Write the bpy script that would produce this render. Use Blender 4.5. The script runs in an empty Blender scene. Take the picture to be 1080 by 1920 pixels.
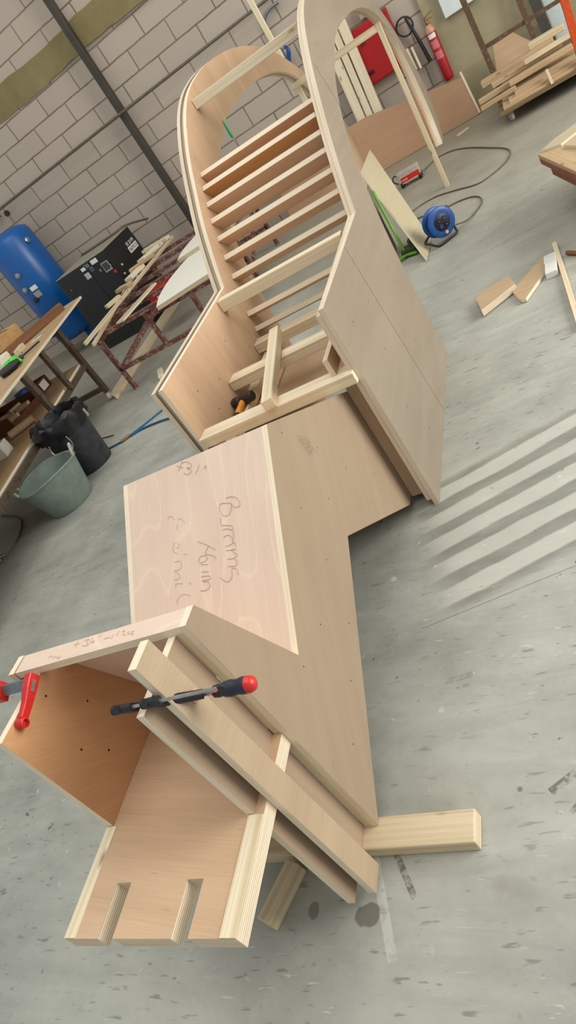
import bpy, bmesh, math, random
from mathutils import Vector, Matrix
random.seed(7)
scene = bpy.context.scene
COL = scene.collection
V = Vector
PI = math.pi

# ------------------------------------------------------------------ materials
def lin(c):
    c = c / 255.0
    return c / 12.92 if c <= 0.04045 else ((c + 0.055) / 1.055) ** 2.4
def rgb(r, g, b):
    return (lin(r), lin(g), lin(b), 1.0)

class NT:
    def __init__(self, name):
        self.m = bpy.data.materials.new(name)
        self.m.use_nodes = True
        self.t = self.m.node_tree
        self.b = self.t.nodes['Principled BSDF']
    def n(self, kind, **kw):
        nd = self.t.nodes.new(kind)
        for k, v in kw.items():
            if k.startswith('i_'):
                nd.inputs[k[2:].replace('_', ' ')].default_value = v
            else:
                setattr(nd, k, v)
        return nd
    def l(self, a, b):
        self.t.links.new(a, b)
    def uv(self):
        return self.n('ShaderNodeUVMap', uv_map='UVMap').outputs['UV']
    def obj(self):
        return self.n('ShaderNodeTexCoord').outputs['Object']
    def geo(self):
        return self.n('ShaderNodeNewGeometry').outputs['Position']
    def mapping(self, src, scale=(1, 1, 1), loc=(0, 0, 0), rot=(0, 0, 0)):
        mp = self.n('ShaderNodeMapping')
        mp.inputs['Scale'].default_value = scale
        mp.inputs['Location'].default_value = loc
        mp.inputs['Rotation'].default_value = rot
        self.l(src, mp.inputs['Vector'])
        return mp.outputs['Vector']
    def noise(self, src, scale=1, detail=4, rough=0.55, dist=0.0):
        nz = self.n('ShaderNodeTexNoise')
        nz.inputs['Scale'].default_value = scale
        nz.inputs['Detail'].default_value = detail
        nz.inputs['Roughness'].default_value = rough
        nz.inputs['Distortion'].default_value = dist
        self.l(src, nz.inputs['Vector'])
        return nz.outputs['Fac']
    def ramp(self, src, stops):
        r = self.n('ShaderNodeValToRGB')
        el = r.color_ramp.elements
        while len(el) < len(stops):
            el.new(0.5)
        for e, (p, c) in zip(el, stops):
            e.position = p
            e.color = c if len(c) == 4 else (*c, 1)
        self.l(src, r.inputs['Fac'])
        return r.outputs['Color']
    def mix(self, fac, a, b, mode='MIX'):
        mx = self.n('ShaderNodeMix', data_type='RGBA', blend_type=mode)
        if isinstance(fac, (int, float)):
            mx.inputs['Factor'].default_value = fac
        else:
            self.l(fac, mx.inputs['Factor'])
        for s, v in (('A', a), ('B', b)):
            k = 6 if s == 'A' else 7
            if isinstance(v, (tuple, list)):
                mx.inputs[k].default_value = v
            else:
                self.l(v, mx.inputs[k])
        return mx.outputs[2]
    def math(self, op, a, b=0.0, c=0.0):
        m = self.n('ShaderNodeMath', operation=op)
        for i, v in enumerate((a, b, c)):
            if isinstance(v, (int, float)):
                m.inputs[i].default_value = v
            else:
                self.l(v, m.inputs[i])
        return m.outputs[0]
    def bump(self, h, strength=0.2, dist=0.002):
        bp = self.n('ShaderNodeBump')
        bp.inputs['Strength'].default_value = strength
        bp.inputs['Distance'].default_value = dist
        self.l(h, bp.inputs['Height'])
        self.l(bp.outputs['Normal'], self.b.inputs['Normal'])
    def done(self, col, rough=0.6, spec=0.3, metal=0.0):
        if isinstance(col, (tuple, list)):
            self.b.inputs['Base Color'].default_value = col
        else:
            self.l(col, self.b.inputs['Base Color'])
        if isinstance(rough, (int, float)):
            self.b.inputs['Roughness'].default_value = rough
        else:
            self.l(rough, self.b.inputs['Roughness'])
        self.b.inputs['Specular IOR Level'].default_value = spec
        self.b.inputs['Metallic'].default_value = metal
        return self.m

def wood_face(name, light, dark, flecks=0.35, rot=0.0, figure=0.0, seed=0.0, fine=1.0, blot=1.5, knot=None):
    """veneer or sawn face; grain runs along UV u (rot turns it)"""
    t = NT(name)
    uv = t.mapping(t.uv(), loc=(seed, seed * 1.7, 0), rot=(0, 0, rot))
    fibre = t.noise(t.mapping(uv, (5, 260 * fine, 1)), 1, 6, 0.7)
    broad = t.noise(t.mapping(uv, (1.2, 14, 1)), 1, 4, 0.6, 0.6)
    blotch = t.noise(t.mapping(uv, (blot, blot * 1.6, 1)), 1, 3, 0.5)
    f = t.math('ADD', t.math('MULTIPLY', fibre, 0.45), t.math('MULTIPLY', broad, 0.35))
    f = t.math('ADD', f, t.math('MULTIPLY', blotch, 0.35))
    col = t.ramp(f, [(0.38, dark), (0.74, light)])
    if figure > 0:
        cont = t.noise(t.mapping(uv, (1.35, 5.0, 1), (0.4, 0.9, 0)), 1, 1.5, 0.4, 0.25)
        ph = t.math('FRACT', t.math('MULTIPLY', cont, 9.0))
        lines = t.ramp(ph, [(0.0, (0, 0, 0)), (0.42, (0, 0, 0)), (0.50, (1, 1, 1)), (0.58, (0.15, 0.15, 0.15)), (1.0, (0, 0, 0))])
        col = t.mix(t.math('MULTIPLY', lines, figure), col, tuple(min(1, c * 1.16) for c in light[:3]) + (1,))
    if flecks > 0:
        fl = t.noise(t.mapping(uv, (16, 120, 1), (3.1, 1.3, 0)), 1, 2, 0.5)
        m = t.ramp(fl, [(0.70, (0, 0, 0)), (0.80, (1, 1, 1))])
        col = t.mix(t.math('MULTIPLY', m, flecks), col, tuple(c * 0.45 for c in dark[:3]) + (1,))
    if knot:
        sx = t.n('ShaderNodeSeparateXYZ'); t.l(t.uv(), sx.inputs[0])
        ku = t.math('SUBTRACT', sx.outputs['X'], knot[0]); kv = t.math('SUBTRACT', sx.outputs['Y'], knot[1])
        ca, sa = math.cos(-.55), math.sin(-.55)
        p_ = t.math('DIVIDE', t.math('ADD', t.math('MULTIPLY', ku, ca), t.math('MULTIPLY', kv, sa)), .075)
        q_ = t.math('DIVIDE', t.math('SUBTRACT', t.math('MULTIPLY', kv, ca), t.math('MULTIPLY', ku, sa)), .028)
        rr = t.math('SQRT', t.math('ADD', t.math('MULTIPLY', p_, p_), t.math('MULTIPLY', q_, q_)))
        rr = t.math('ADD', rr, t.math('ADD', t.math('MULTIPLY', t.math('SUBTRACT', t.noise(t.mapping(t.uv(), (22, 34, 1)), 1, 3, .6), .5), 1.5), t.math('MULTIPLY', t.math('SUBTRACT', broad, .5), 1.0)))
        ring = t.ramp(t.math('FRACT', t.math('MULTIPLY', rr, 3.2)), [(0.0, (.25, .25, .25)), (.5, (1, 1, 1)), (.7, (.1, .1, .1))])
        fade = t.ramp(rr, [(0.35, (.7, .7, .7)), (1.1, (0, 0, 0))])
        col = t.mix(t.math('MULTIPLY', ring, fade), col, tuple(c * .55 for c in dark[:3]) + (1,))
    t.bump(fibre, 0.12, 0.001)
    return t.done(col, 0.55, 0.25)

def ply_edge(name, light, dark, pitch=0.0042, seed=0.0, contrast=1.0):
    """laminated edge: UV v is the position through the thickness"""
    t = NT(name)
    uv = t.uv()
    sx = t.n('ShaderNodeSeparateXYZ')
    t.l(uv, sx.inputs[0])
    wob = t.noise(t.mapping(uv, (6, 0.1, 1), (seed, 0, 0)), 1, 3, 0.6)
    v = t.math('ADD', sx.outputs['Y'], t.math('MULTIPLY', wob, 0.0007))
    ph = t.math('FRACT', t.math('DIVIDE', v, pitch))
    st = t.ramp(ph, [(0.0, light), (0.5, light), (0.60, dark), (0.92, dark), (1.0, light)])
    tint = t.noise(t.mapping(uv, (4, 160, 1), (seed, 2, 0)), 1, 3, 0.6)
    base = t.mix(contrast, light, st)
    col = t.mix(t.ramp(tint, [(0.4, (0, 0, 0)), (0.75, (0.35, 0.35, 0.35))]), base, dark)
    void = t.noise(t.mapping(uv, (30, 420, 1), (seed, 5, 0)), 1, 2, 0.5)
    vm = t.ramp(void, [(0.76, (0, 0, 0)), (0.82, (1, 1, 1))])
    col = t.mix(t.math('MULTIPLY', vm, 0.6), col, tuple(c * 0.3 for c in dark[:3]) + (1,))
    return t.done(col, 0.65, 0.2)

def pine(name, light, dark, seed=0.0):
    t = NT(name)
    uv = t.mapping(t.uv(), loc=(seed, seed * 0.37, 0))
    ring = t.noise(t.mapping(uv, (0.9, 55, 1)), 1, 3, 0.55, 0.4)
    fine = t.noise(t.mapping(uv, (6, 400, 1)), 1, 4, 0.7)
    f = t.math('ADD', t.math('MULTIPLY', ring, 0.75), t.math('MULTIPLY', fine, 0.3))
    col = t.ramp(f, [(0.40, dark), (0.62, light)])
    vo = t.n('ShaderNodeTexVoronoi', feature='F1')
    vo.inputs['Scale'].default_value = 1.0
    t.l(t.mapping(uv, (4.5, 13, 1)), vo.inputs['Vector'])
    knot = t.ramp(vo.outputs['Distance'], [(0.05, (1, 1, 1)), (0.13, (0, 0, 0))])
    col = t.mix(t.math('MULTIPLY', knot, 0.75), col, rgb(120, 78, 45))
    t.bump(fine, 0.08, 0.001)
    return t.done(col, 0.6, 0.22)

def plain(name, col, rough=0.5, spec=0.4, metal=0.0, var=0.08, scale=30):
    t = NT(name)
    n = t.noise(t.mapping(t.obj(), (scale,) * 3), 1, 4, 0.6)
    lo = tuple(max(0, c * (1 - 2.2 * var)) for c in col[:3]) + (1,)
    hi = tuple(min(1, c * (1 + 2.2 * var)) for c in col[:3]) + (1,)
    c = t.ramp(n, [(0.3, lo), (0.7, hi)])
    return t.done(c, rough, spec, metal)

def worn(name, col, under, amt=0.56, rough=0.5, metal=0.3, scale=35):
    t = NT(name)
    n = t.noise(t.mapping(t.obj(), (scale,) * 3), 1, 5, 0.65)
    m = t.ramp(n, [(amt, (0, 0, 0)), (amt + 0.06, (1, 1, 1))])
    return t.done(t.mix(m, col, under), rough, 0.35, metal)

M = {}
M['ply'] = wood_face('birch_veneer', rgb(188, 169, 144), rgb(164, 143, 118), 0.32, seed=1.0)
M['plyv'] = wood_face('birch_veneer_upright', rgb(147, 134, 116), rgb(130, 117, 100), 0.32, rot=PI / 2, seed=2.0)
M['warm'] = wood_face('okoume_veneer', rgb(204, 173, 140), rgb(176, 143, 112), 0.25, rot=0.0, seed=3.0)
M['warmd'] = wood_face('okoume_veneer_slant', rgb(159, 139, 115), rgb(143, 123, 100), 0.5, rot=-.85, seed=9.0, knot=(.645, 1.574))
M['red'] = wood_face('red_okoume_veneer', rgb(212, 162, 116), rgb(186, 136, 94), 0.2, rot=.8, seed=4.0)
M['pink'] = wood_face('rotary_cut_pale_veneer', rgb(222, 199, 178), rgb(208, 182, 160), 0.0, rot=PI / 2, figure=0.38, seed=0.0, fine=0.5, blot=2.2)
M['mdf'] = wood_face('brown_hardboard', rgb(164, 142, 118), rgb(150, 128, 105), 0.0, seed=6.0, fine=0.15)
M['warmshelf'] = wood_face('tan_shelf_veneer', rgb(208, 176, 142), rgb(184, 150, 116), 0.35, rot=PI / 2 - .12, seed=5.0)
M['tanlight'] = wood_face('tan_offcut_veneer', rgb(192, 166, 132), rgb(170, 144, 112), 0.3, seed=21.0)
M['slat'] = wood_face('slat_veneer', rgb(226, 190, 156), rgb(202, 166, 132), 0.2, seed=31.0)
M['slatred'] = wood_face('slat_red_veneer', rgb(214, 160, 104), rgb(188, 134, 82), 0.2, seed=33.0)
M['plyu'] = wood_face('upright_veneer', rgb(182, 160, 132), rgb(160, 137, 110), 0.35, rot=PI / 2, seed=41.0)
M['lipping'] = pine('pale_lipping', rgb(230, 217, 186), rgb(202, 182, 142), 2.0)
M['edge'] = ply_edge('plywood_edge', rgb(232, 218, 192), rgb(156, 126, 92), 0.0054, 0.0, 0.6)
M['edgel'] = ply_edge('plywood_edge_pale', rgb(238, 225, 198), rgb(190, 160, 122), 0.0058, 3.0, 0.3)
M['pine'] = pine('sawn_pine', rgb(226, 212, 182), rgb(206, 186, 150), 0.0)
M['pine2'] = pine('sawn_pine_yellow', rgb(212, 196, 164), rgb(192, 172, 136), 4.0)
M['pine3'] = pine('sawn_pine_pale', rgb(224, 212, 184), rgb(208, 192, 158), 9.0)
M['black'] = plain('black_plastic', rgb(28, 28, 30), 0.45, 0.4)
M['blackm'] = plain('black_sheet_metal', rgb(24, 25, 27), 0.35, 0.5, 0.0, 0.05, 6)
M['steel'] = plain('bright_steel', rgb(165, 165, 160), 0.35, 0.5, 0.8, 0.08, 60)
M['redp'] = plain('red_paint', rgb(196, 36, 30), 0.35, 0.5, 0.0, 0.08, 40)
M['redc'] = plain('red_cabinet_paint', rgb(160, 18, 22), 0.5, 0.4, 0.0, 0.05, 8)
M['blue'] = plain('blue_tank_paint', rgb(10, 84, 152), 0.32, 0.5, 0.0, 0.06, 4)
M['bluep'] = plain('blue_plastic', rgb(22, 70, 134), 0.4, 0.5, 0.0, 0.08, 30)
M['grey'] = plain('grey_paint', rgb(150, 148, 140), 0.5, 0.4)
M['white'] = plain('white_plastic', rgb(222, 222, 214), 0.5, 0.4, 0.0, 0.04)
M['dark'] = plain('dark_line', rgb(58, 44, 34), 0.8, 0.1)
M['pencil'] = plain('pencil_graphite', rgb(170, 146, 131), 0.7, 0.2)
M['hole'] = plain('nail_hole', rgb(70, 44, 26), 0.9, 0.05)

# ------------------------------------------------------------------ mesh builder
class MB:
    def __init__(self):
        self.v = []; self.f = []; self.uv = []; self.mi = []
    def face(self, pts, uvs, mi=0):
        i0 = len(self.v)
        self.v += [V(p) for p in pts]
        self.f.append(list(range(i0, i0 + len(pts))))
        self.uv.append([tuple(u) for u in uvs])
        self.mi.append(mi)
    def prism(self, poly, o, a, b, n, t, fi=0, ei=1, grain=0, back=None):
        """poly: 2D outline in axes a, b from origin o; thickness t along n"""
        o, a, b, n = V(o), V(a), V(b), V(n)
        if a.cross(b).dot(n) < 0:
            poly = [(y, x) for x, y in poly]; a, b = b, a; grain = 1 - grain
        area = sum(poly[i - 1][0] * p[1] - p[0] * poly[i - 1][1] for i, p in enumerate(poly))
        if area < 0: poly = poly[::-1]
        P0 = [o + a * x + b * y for x, y in poly]
        P1 = [p + n * t for p in P0]
        uvs = [(x, y) if grain == 0 else (y, x) for x, y in poly]
        self.face(P1, uvs, fi)
        self.face(P0[::-1], uvs[::-1], fi if back is None else back)
        s = 0.0
        for i in range(len(poly)):
            j = (i + 1) % len(poly)
            L = (P0[j] - P0[i]).length
            self.face([P0[i], P0[j], P1[j], P1[i]], [(s, 0), (s + L, 0), (s + L, t), (s, t)], ei)
            s += L
        return self
    def box(self, c, s, rz=0.0, fi=0, ei=None, axes=None):
        """timber box: UV u along the longest side; faces fi, ends/edges ei"""
        c = V(c); hx, hy, hz = s[0] / 2, s[1] / 2, s[2] / 2
        if axes is None:
            R = Matrix.Rotation(rz, 3, 'Z')
            ax = [R @ V((1, 0, 0)), R @ V((0, 1, 0)), V((0, 0, 1))]
        else:
            ax = [V(q).normalized() for q in axes]
        h = (hx, hy, hz)
        L = max(range(3), key=lambda i: s[i])
        off = (c.x * 3.1 + c.y * 1.7 + c.z * 5.3) % 7
        for k in range(3):
            i, j = (k + 1) % 3, (k + 2) % 3
            for sg in (1, -1):
                q = [(-1, -1), (1, -1), (1, 1), (-1, 1)]
                if sg < 0: q = q[::-1]
                pts = [c + ax[k] * (sg * h[k]) + ax[i] * (x * h[i]) + ax[j] * (y * h[j]) for x, y in q]
                if j == L:
                    uvs = [(y * h[j] + off, x * h[i] + off + k) for x, y in q]
                else:
                    uvs = [(x * h[i] + off, y * h[j] + off + k) for x, y in q]
                self.face(pts, uvs, (ei if (ei is not None and k != min(range(3), key=lambda m: s[m])) else fi))
        return self
    def bar(self, p, q, w, d, up=(0, 0, 1), fi=0):
        """rectangular bar from p to q, w across, d in the up direction"""
        p, q = V(p), V(q); z = (q - p)
        L = z.length; z.normalize(); x = z.cross(V(up)).normalized(); y = x.cross(z)
        return self.box((p + q) / 2, (w, d, L), fi=fi, axes=(x, y, z))
    def tube(self, pts, r, n=10, fi=0, caps=True):
        pts = [V(p) for p in pts]
        rr = r if isinstance(r, (list, tuple)) else [r] * len(pts)
        rings = []; nrm = None
        for i, p in enumerate(pts):
            d = (pts[min(i + 1, len(pts) - 1)] - pts[max(i - 1, 0)]).normalized()
            if nrm is None:
                nrm = d.orthogonal().normalized()
            else:
                nrm = (nrm - d * nrm.dot(d)).normalized()
            bn = d.cross(nrm)
            rings.append([p + (nrm * math.cos(2 * PI * k / n) + bn * math.sin(2 * PI * k / n)) * rr[i] for k in range(n)])
        s = 0
        for i in range(len(pts) - 1):
            L = (pts[i + 1] - pts[i]).length
            for k in range(n):
                m = (k + 1) % n
                self.face([rings[i][k], rings[i][m], rings[i + 1][m], rings[i + 1][k]],
                          [(s, k / n * .1), (s, (k + 1) / n * .1), (s + L, (k + 1) / n * .1), (s + L, k / n * .1)], fi)
            s += L
        if caps:
            self.face(rings[0][::-1], [(0, 0)] * n, fi); self.face(rings[-1], [(0, 0)] * n, fi)
        return self
    def lathe(self, prof, o, axis=(0, 0, 1), n=32, fi=0, wob=None):
        o = V(o); z = V(axis).normalized(); x = z.orthogonal().normalized()
        if abs(z.z) > 0.99: x = V((1, 0, 0))
        y = z.cross(x)
        def pt(i, k):
            r, h = prof[i]; a = 2 * PI * k / n
            dr, dh = (wob(i, a) if wob else (0, 0))
            return o + (x * math.cos(a) + y * math.sin(a)) * (r + dr) + z * (h + dh)
        for i in range(len(prof) - 1):
            for k in range(n):
                a, b, c, d = pt(i, k), pt(i, (k + 1) % n), pt(i + 1, (k + 1) % n), pt(i + 1, k)
                uv = [(k / n, i), ((k + 1) / n, i), ((k + 1) / n, i + 1), (k / n, i + 1)]
                if prof[i][0] < 1e-6: self.face([a, c, d], [uv[0], uv[2], uv[3]], fi)
                elif prof[i + 1][0] < 1e-6: self.face([a, b, c], uv[:3], fi)
                else: self.face([a, b, c, d], uv, fi)
        return self

def catmull(pts, n=6, closed=False):
    out = []
    P = [V(p) if len(p) == 3 else V((p[0], p[1], 0)) for p in pts]
    m = len(P)
    for i in range(m - 1):
        p0, p1, p2, p3 = P[max(i - 1, 0)], P[i], P[i + 1], P[min(i + 2, m - 1)]
        for k in range(n):
            t = k / n
            out.append(0.5 * ((2 * p1) + (p2 - p0) * t + (2 * p0 - 5 * p1 + 4 * p2 - p3) * t * t + (3 * p1 - p0 - 3 * p2 + p3) * t ** 3))
    out.append(P[-1])
    return out if len(pts[0]) == 3 else [(q.x, q.y) for q in out]

WORLD_LOC = {}
def thing(name, label, cat, loc=(0, 0, 0), group=None):
    o = bpy.data.objects.new(name, None)
    o.empty_display_size = 0.1
    COL.objects.link(o)
    o.location = loc
    WORLD_LOC[o] = V(loc)
    o['label'] = label; o['category'] = cat
    if group: o['group'] = group
    return o

def obj(name, mb, mats, parent=None, label=None, cat=None, group=None, smooth=False, bevel=0.0, kind=None):
    if not isinstance(mats, (list, tuple)): mats = [mats]
    lo = V((min(v.x for v in mb.v), min(v.y for v in mb.v), min(v.z for v in mb.v)))
    hi = V((max(v.x for v in mb.v), max(v.y for v in mb.v), max(v.z for v in mb.v)))
    c = V(((lo.x + hi.x) / 2, (lo.y + hi.y) / 2, lo.z))
    me = bpy.data.meshes.new(name)
    me.from_pydata([v - c for v in mb.v], [], mb.f)
    ul = me.uv_layers.new(name='UVMap')
    k = 0
    for us in mb.uv:
        for u in us:
            ul.data[k].uv = u; k += 1
    for m in mats: me.materials.append(m if not isinstance(m, str) else M[m])
    me.polygons.foreach_set('material_index', [min(i, len(mats) - 1) for i in mb.mi])
    bm = bmesh.new(); bm.from_mesh(me)
    bmesh.ops.remove_doubles(bm, verts=bm.verts, dist=1e-5)
    if smooth:
        for f in bm.faces: f.smooth = True
        for e in bm.edges:
            if len(e.link_faces) == 2 and e.calc_face_angle(0) > 0.7: e.smooth = False
    bm.to_mesh(me); bm.free()
    o = bpy.data.objects.new(name, me)
    COL.objects.link(o)
    if parent is not None:
        o.parent = parent
        o.location = c - WORLD_LOC[parent]
    else:
        o.location = c
    WORLD_LOC[o] = c
    if bevel > 0:
        b = o.modifiers.new('soft_edges', 'BEVEL')
        b.width = bevel; b.segments = 2; b.limit_method = 'ANGLE'; b.angle_limit = 0.7
    if label: o['label'] = label
    if cat: o['category'] = cat
    if group: o['group'] = group
    if kind: o['kind'] = kind
    return o

def lettering(name, txt, size, origin, right, up, mat, parent, depth=0.0006, sx=1.0):
    cu = bpy.data.curves.new(name, 'FONT')
    cu.body = txt; cu.size = size; cu.extrude = depth
    tmp = bpy.data.objects.new(name + '_tmp', cu); COL.objects.link(tmp)
    bpy.context.view_layer.update()
    me = bpy.data.meshes.new_from_object(tmp.evaluated_get(bpy.context.evaluated_depsgraph_get()))
    bpy.data.objects.remove(tmp)
    r, u = V(right).normalized(), V(up).normalized(); n = r.cross(u)
    for v in me.vertices:
        v.co = r * (v.co.x * sx) + u * v.co.y + n * v.co.z
    me.materials.clear(); me.materials.append(M[mat])
    o = bpy.data.objects.new(name, me); COL.objects.link(o)
    o.parent = parent; o.location = V(origin) - WORLD_LOC[parent]
    WORLD_LOC[o] = V(origin)
    return o

def strokes(name, lines, o, a, b, n, r, parent, mat='pencil'):
    mb = MB(); o, a, b, n = V(o), V(a), V(b), V(n)
    for ln in lines:
        pts = catmull(ln, 4) if len(ln) > 2 else ln
        P = [o + a * x + b * y + n * 0.0006 for x, y in pts]
        mb.tube(P, r, 5)
    return obj(name, mb, mat, parent)

def holes(mb, pts, n, mi, r=0.0028):
    for p in pts:
        mb.lathe([(r, 0.0002), (r * .6, 0.0005), (0, 0.0005)], p, n, 8, mi)

X, Y, Z = V((1, 0, 0)), V((0, 1, 0)), V((0, 0, 1))
WRITING = {'x3':[[(-1.152,0.5891),(-1.13,0.5747)],[(-1.132,0.5941),(-1.147,0.5711)],[(-1.132,0.5905),(-1.116,0.5883),(-1.1,0.5747),(-1.104,0.5661),(-1.118,0.5702),(-1.103,0.558),(-1.107,0.5508),(-1.12,0.5508),(-1.129,0.5594)],[(-1.072,0.5639),(-1.089,0.54)],[(-1.056,0.5522),(-1.052,0.5536),(-1.049,0.5494),(-1.052,0.5458),(-1.057,0.5494),(-1.056,0.5522)]],'Bannms':[[(-0.997,0.4404),(-0.98,0.439),(-0.963,0.4304),(-0.954,0.4152),(-0.958,0.4044),(-0.97,0.4066),(-0.979,0.416),(-0.982,0.4218)],[(-0.982,0.4218),(-0.983,0.4052),(-0.993,0.393),(-1.007,0.3936),(-1.017,0.403),(-1.021,0.4196),(-1.015,0.4304),(-0.999,0.4268),(-0.982,0.4218)],[(-1.02,0.3944),(-1.021,0.3764),(-1.013,0.3692),(-0.996,0.3642),(-0.986,0.3583),(-0.985,0.3395),(-0.987,0.3251)],[(-1.017,0.3583),(-1.003,0.3569),(-0.988,0.3489)],[(-1.018,0.3367),(-1.005,0.3403),(-0.992,0.3309),(-0.99,0.3165),(-1.0,0.3115),(-1.014,0.3115)],[(-0.991,0.3165),(-0.983,0.3123),(-0.983,0.3043)],[(-1.013,0.3006),(-0.999,0.2984),(-0.983,0.2957)],[(-0.999,0.2984),(-0.989,0.2884),(-0.981,0.2804),(-0.993,0.2746),(-1.013,0.2776)],[(-0.993,0.2746),(-0.984,0.2638),(-0.989,0.2538),(-1.013,0.2574)],[(-0.984,0.2271),(-0.986,0.243),(-0.995,0.2493),(-1.003,0.2466),(-1.004,0.2308),(-1.012,0.2213),(-1.023,0.2199),(-1.033,0.2271),(-1.042,0.2366)]],'Main':[[(-1.103,0.3511),(-1.082,0.3381),(-1.063,0.3251),(-1.047,0.3123)],[(-1.069,0.3273),(-1.077,0.3195),(-1.08,0.3101),(-1.057,0.2984),(-1.048,0.2884)],[(-1.08,0.3065),(-1.098,0.3079),(-1.105,0.3006),(-1.1,0.2912),(-1.085,0.2912),(-1.078,0.2957),(-1.08,0.3029)],[(-1.101,0.2862),(-1.076,0.2804)],[(-1.1,0.266),(-1.077,0.261)],[(-1.103,0.2538),(-1.09,0.2524),(-1.075,0.2488),(-1.074,0.2402),(-1.1,0.243)],[(-1.1,0.2407),(-1.08,0.2335),(-1.077,0.2213),(-1.091,0.2149),(-1.109,0.2177)]],'Edinic':[[(-1.2,0.444),(-1.193,0.4499),(-1.18,0.4427),(-1.176,0.4341)],[(-1.164,0.4332),(-1.15,0.4291),(-1.142,0.4138)],[(-1.168,0.4188),(-1.17,0.4038)],[(-1.181,0.3714),(-1.189,0.3606),(-1.19,0.3489),(-1.175,0.3367)],[(-1.175,0.3692),(-1.168,0.3597),(-1.172,0.3533),(-1.183,0.3547)],[(-1.154,0.3309),(-1.142,0.3251)],[(-1.189,0.3178),(-1.168,0.3137),(-1.165,0.302),(-1.174,0.292),(-1.193,0.2943)],[(-1.191,0.2912),(-1.178,0.2826),(-1.173,0.2718),(-1.183,0.2668),(-1.195,0.2704)],[(-1.191,0.2466),(-1.189,0.256),(-1.166,0.2516)],[(-1.146,0.2452),(-1.14,0.2474),(-1.138,0.2407)],[(-1.143,0.2119),(-1.157,0.2199),(-1.175,0.2213),(-1.189,0.2127),(-1.191,0.2011)]],'inches':[[(-1.169,0.813),(-1.15,0.813)],[(-1.161,0.821),(-1.156,0.803)],[(-1.138,0.817),(-1.124,0.817),(-1.127,0.811),(-1.117,0.801),(-1.128,0.8),(-1.139,0.805)],[(-1.111,0.818),(-1.116,0.81),(-1.108,0.804),(-1.101,0.805),(-1.11,0.811)],[(-1.093,0.82),(-1.092,0.814)],[(-1.087,0.82),(-1.085,0.815)],[(-1.072,0.805),(-1.056,0.804)],[(-1.049,0.81),(-1.048,0.798)],[(-1.035,0.816),(-1.035,0.803)],[(-1.024,0.81),(-1.016,0.812),(-1.017,0.802),(-1.007,0.797)],[(-1.003,0.807),(-1.002,0.798),(-0.996,0.799)],[(-0.986,0.802),(-0.993,0.801),(-0.984,0.794),(-0.992,0.794)]],'any':[[(-1.24,0.796),(-1.23,0.799),(-1.22,0.791)],[(-1.218,0.791),(-1.215,0.795),(-1.206,0.787)],[(-1.207,0.792),(-1.199,0.786),(-1.197,0.793),(-1.197,0.782)]]}
M['orange'] = plain('orange_handle', rgb(224, 140, 44), 0.45, 0.4)
M['dkiron'] = plain('dark_iron', rgb(52, 46, 48), 0.45, 0.5, 0.4)
M['green'] = plain('green_plastic', rgb(24, 128, 62), 0.4, 0.5)
M['green2'] = plain('green_paint', rgb(88, 150, 40), 0.45, 0.4)
M['darkgreen'] = plain('dark_green_iron', rgb(56, 68, 36), 0.6, 0.3)
M['limegreen'] = plain('lime_bag', rgb(74, 214, 60), 0.5, 0.4)
M['bluedk'] = plain('dark_blue_plastic', rgb(22, 50, 104), 0.45, 0.4)
M['cable'] = plain('grey_cable', rgb(100, 92, 76), 0.7, 0.2)
M['heat'] = plain('pale_grey_casing', rgb(180, 170, 158), 0.4, 0.5)
M['rust'] = wood_face('redbrown_sheet', rgb(168, 132, 100), rgb(150, 114, 84), 0.1, seed=12.0, fine=.5)
M['cream'] = wood_face('cream_sheet', rgb(186, 174, 144), rgb(174, 160, 130), 0.1, seed=14.0, fine=.4)
M['tanwood'] = pine('tan_wood', rgb(190, 164, 128), rgb(168, 141, 106), 6.0)
M['oldwood'] = pine('weathered_wood', rgb(128, 108, 78), rgb(92, 76, 52), 8.0)
M['brownwood'] = pine('dark_brown_wood', rgb(132, 92, 60), rgb(98, 66, 42), 11.0)
M['benchtop'] = wood_face('worn_bench_ply', rgb(196, 166, 124), rgb(156, 126, 88), 0.4, seed=16.0)
M['darkred'] = plain('dark_red_paint', rgb(110, 12, 18), 0.5, 0.4)
M['labelred'] = plain('pinkish_label', rgb(200, 110, 110), 0.5, 0.3)
M['tanband'] = plain('tan_band', rgb(190, 140, 110), 0.4, 0.4)
M['redx'] = plain('extinguisher_red', rgb(164, 26, 32), 0.35, 0.5, 0.0, 0.04, 20)
M['brass'] = plain('brass', rgb(150, 112, 78), 0.4, 0.5, 0.6)
M['whitebox'] = plain('white_enamel', rgb(214, 222, 218), 0.4, 0.4, 0.0, .02)
M['paper'] = plain('white_paper', rgb(206, 206, 196), 0.8, 0.2, 0.0, .04)
M['castor'] = plain('grey_castor_rubber', rgb(186, 182, 172), 0.5, 0.4)
M['rustmetal'] = worn('brown_frame_paint', rgb(96, 74, 56), rgb(130, 108, 88), .58)
M['orangep'] = plain('orange_paint', rgb(188, 70, 22), 0.5, 0.4)
M['slate'] = plain('dark_slate_board', rgb(74, 72, 66), 0.7, 0.2)
M['paleblue'] = plain('pale_blue_board', rgb(184, 194, 192), 0.6, 0.3, 0, .03)
M['redbrown'] = plain('redbrown_paint', rgb(138, 78, 54), 0.55, 0.3)
M['postgrey'] = plain('grey_green_steel_paint', rgb(62, 57, 48), 0.5, 0.4, 0.0, .12, 3)
M['darkpipe'] = plain('dark_grey_pipe', rgb(96, 88, 74), 0.5, 0.4)
M['darkfit'] = plain('dark_fitting', rgb(40, 42, 46), 0.4, 0.5, .3)
M['dustlid'] = plain('dusty_grey_lid', rgb(146, 140, 120), 0.8, 0.2)
M['screen'] = plain('grey_screen', rgb(64, 62, 58), 0.25, 0.5)
M['rackred'] = worn('rusty_red_paint', rgb(120, 76, 66), rgb(160, 136, 122), .52)
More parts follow.
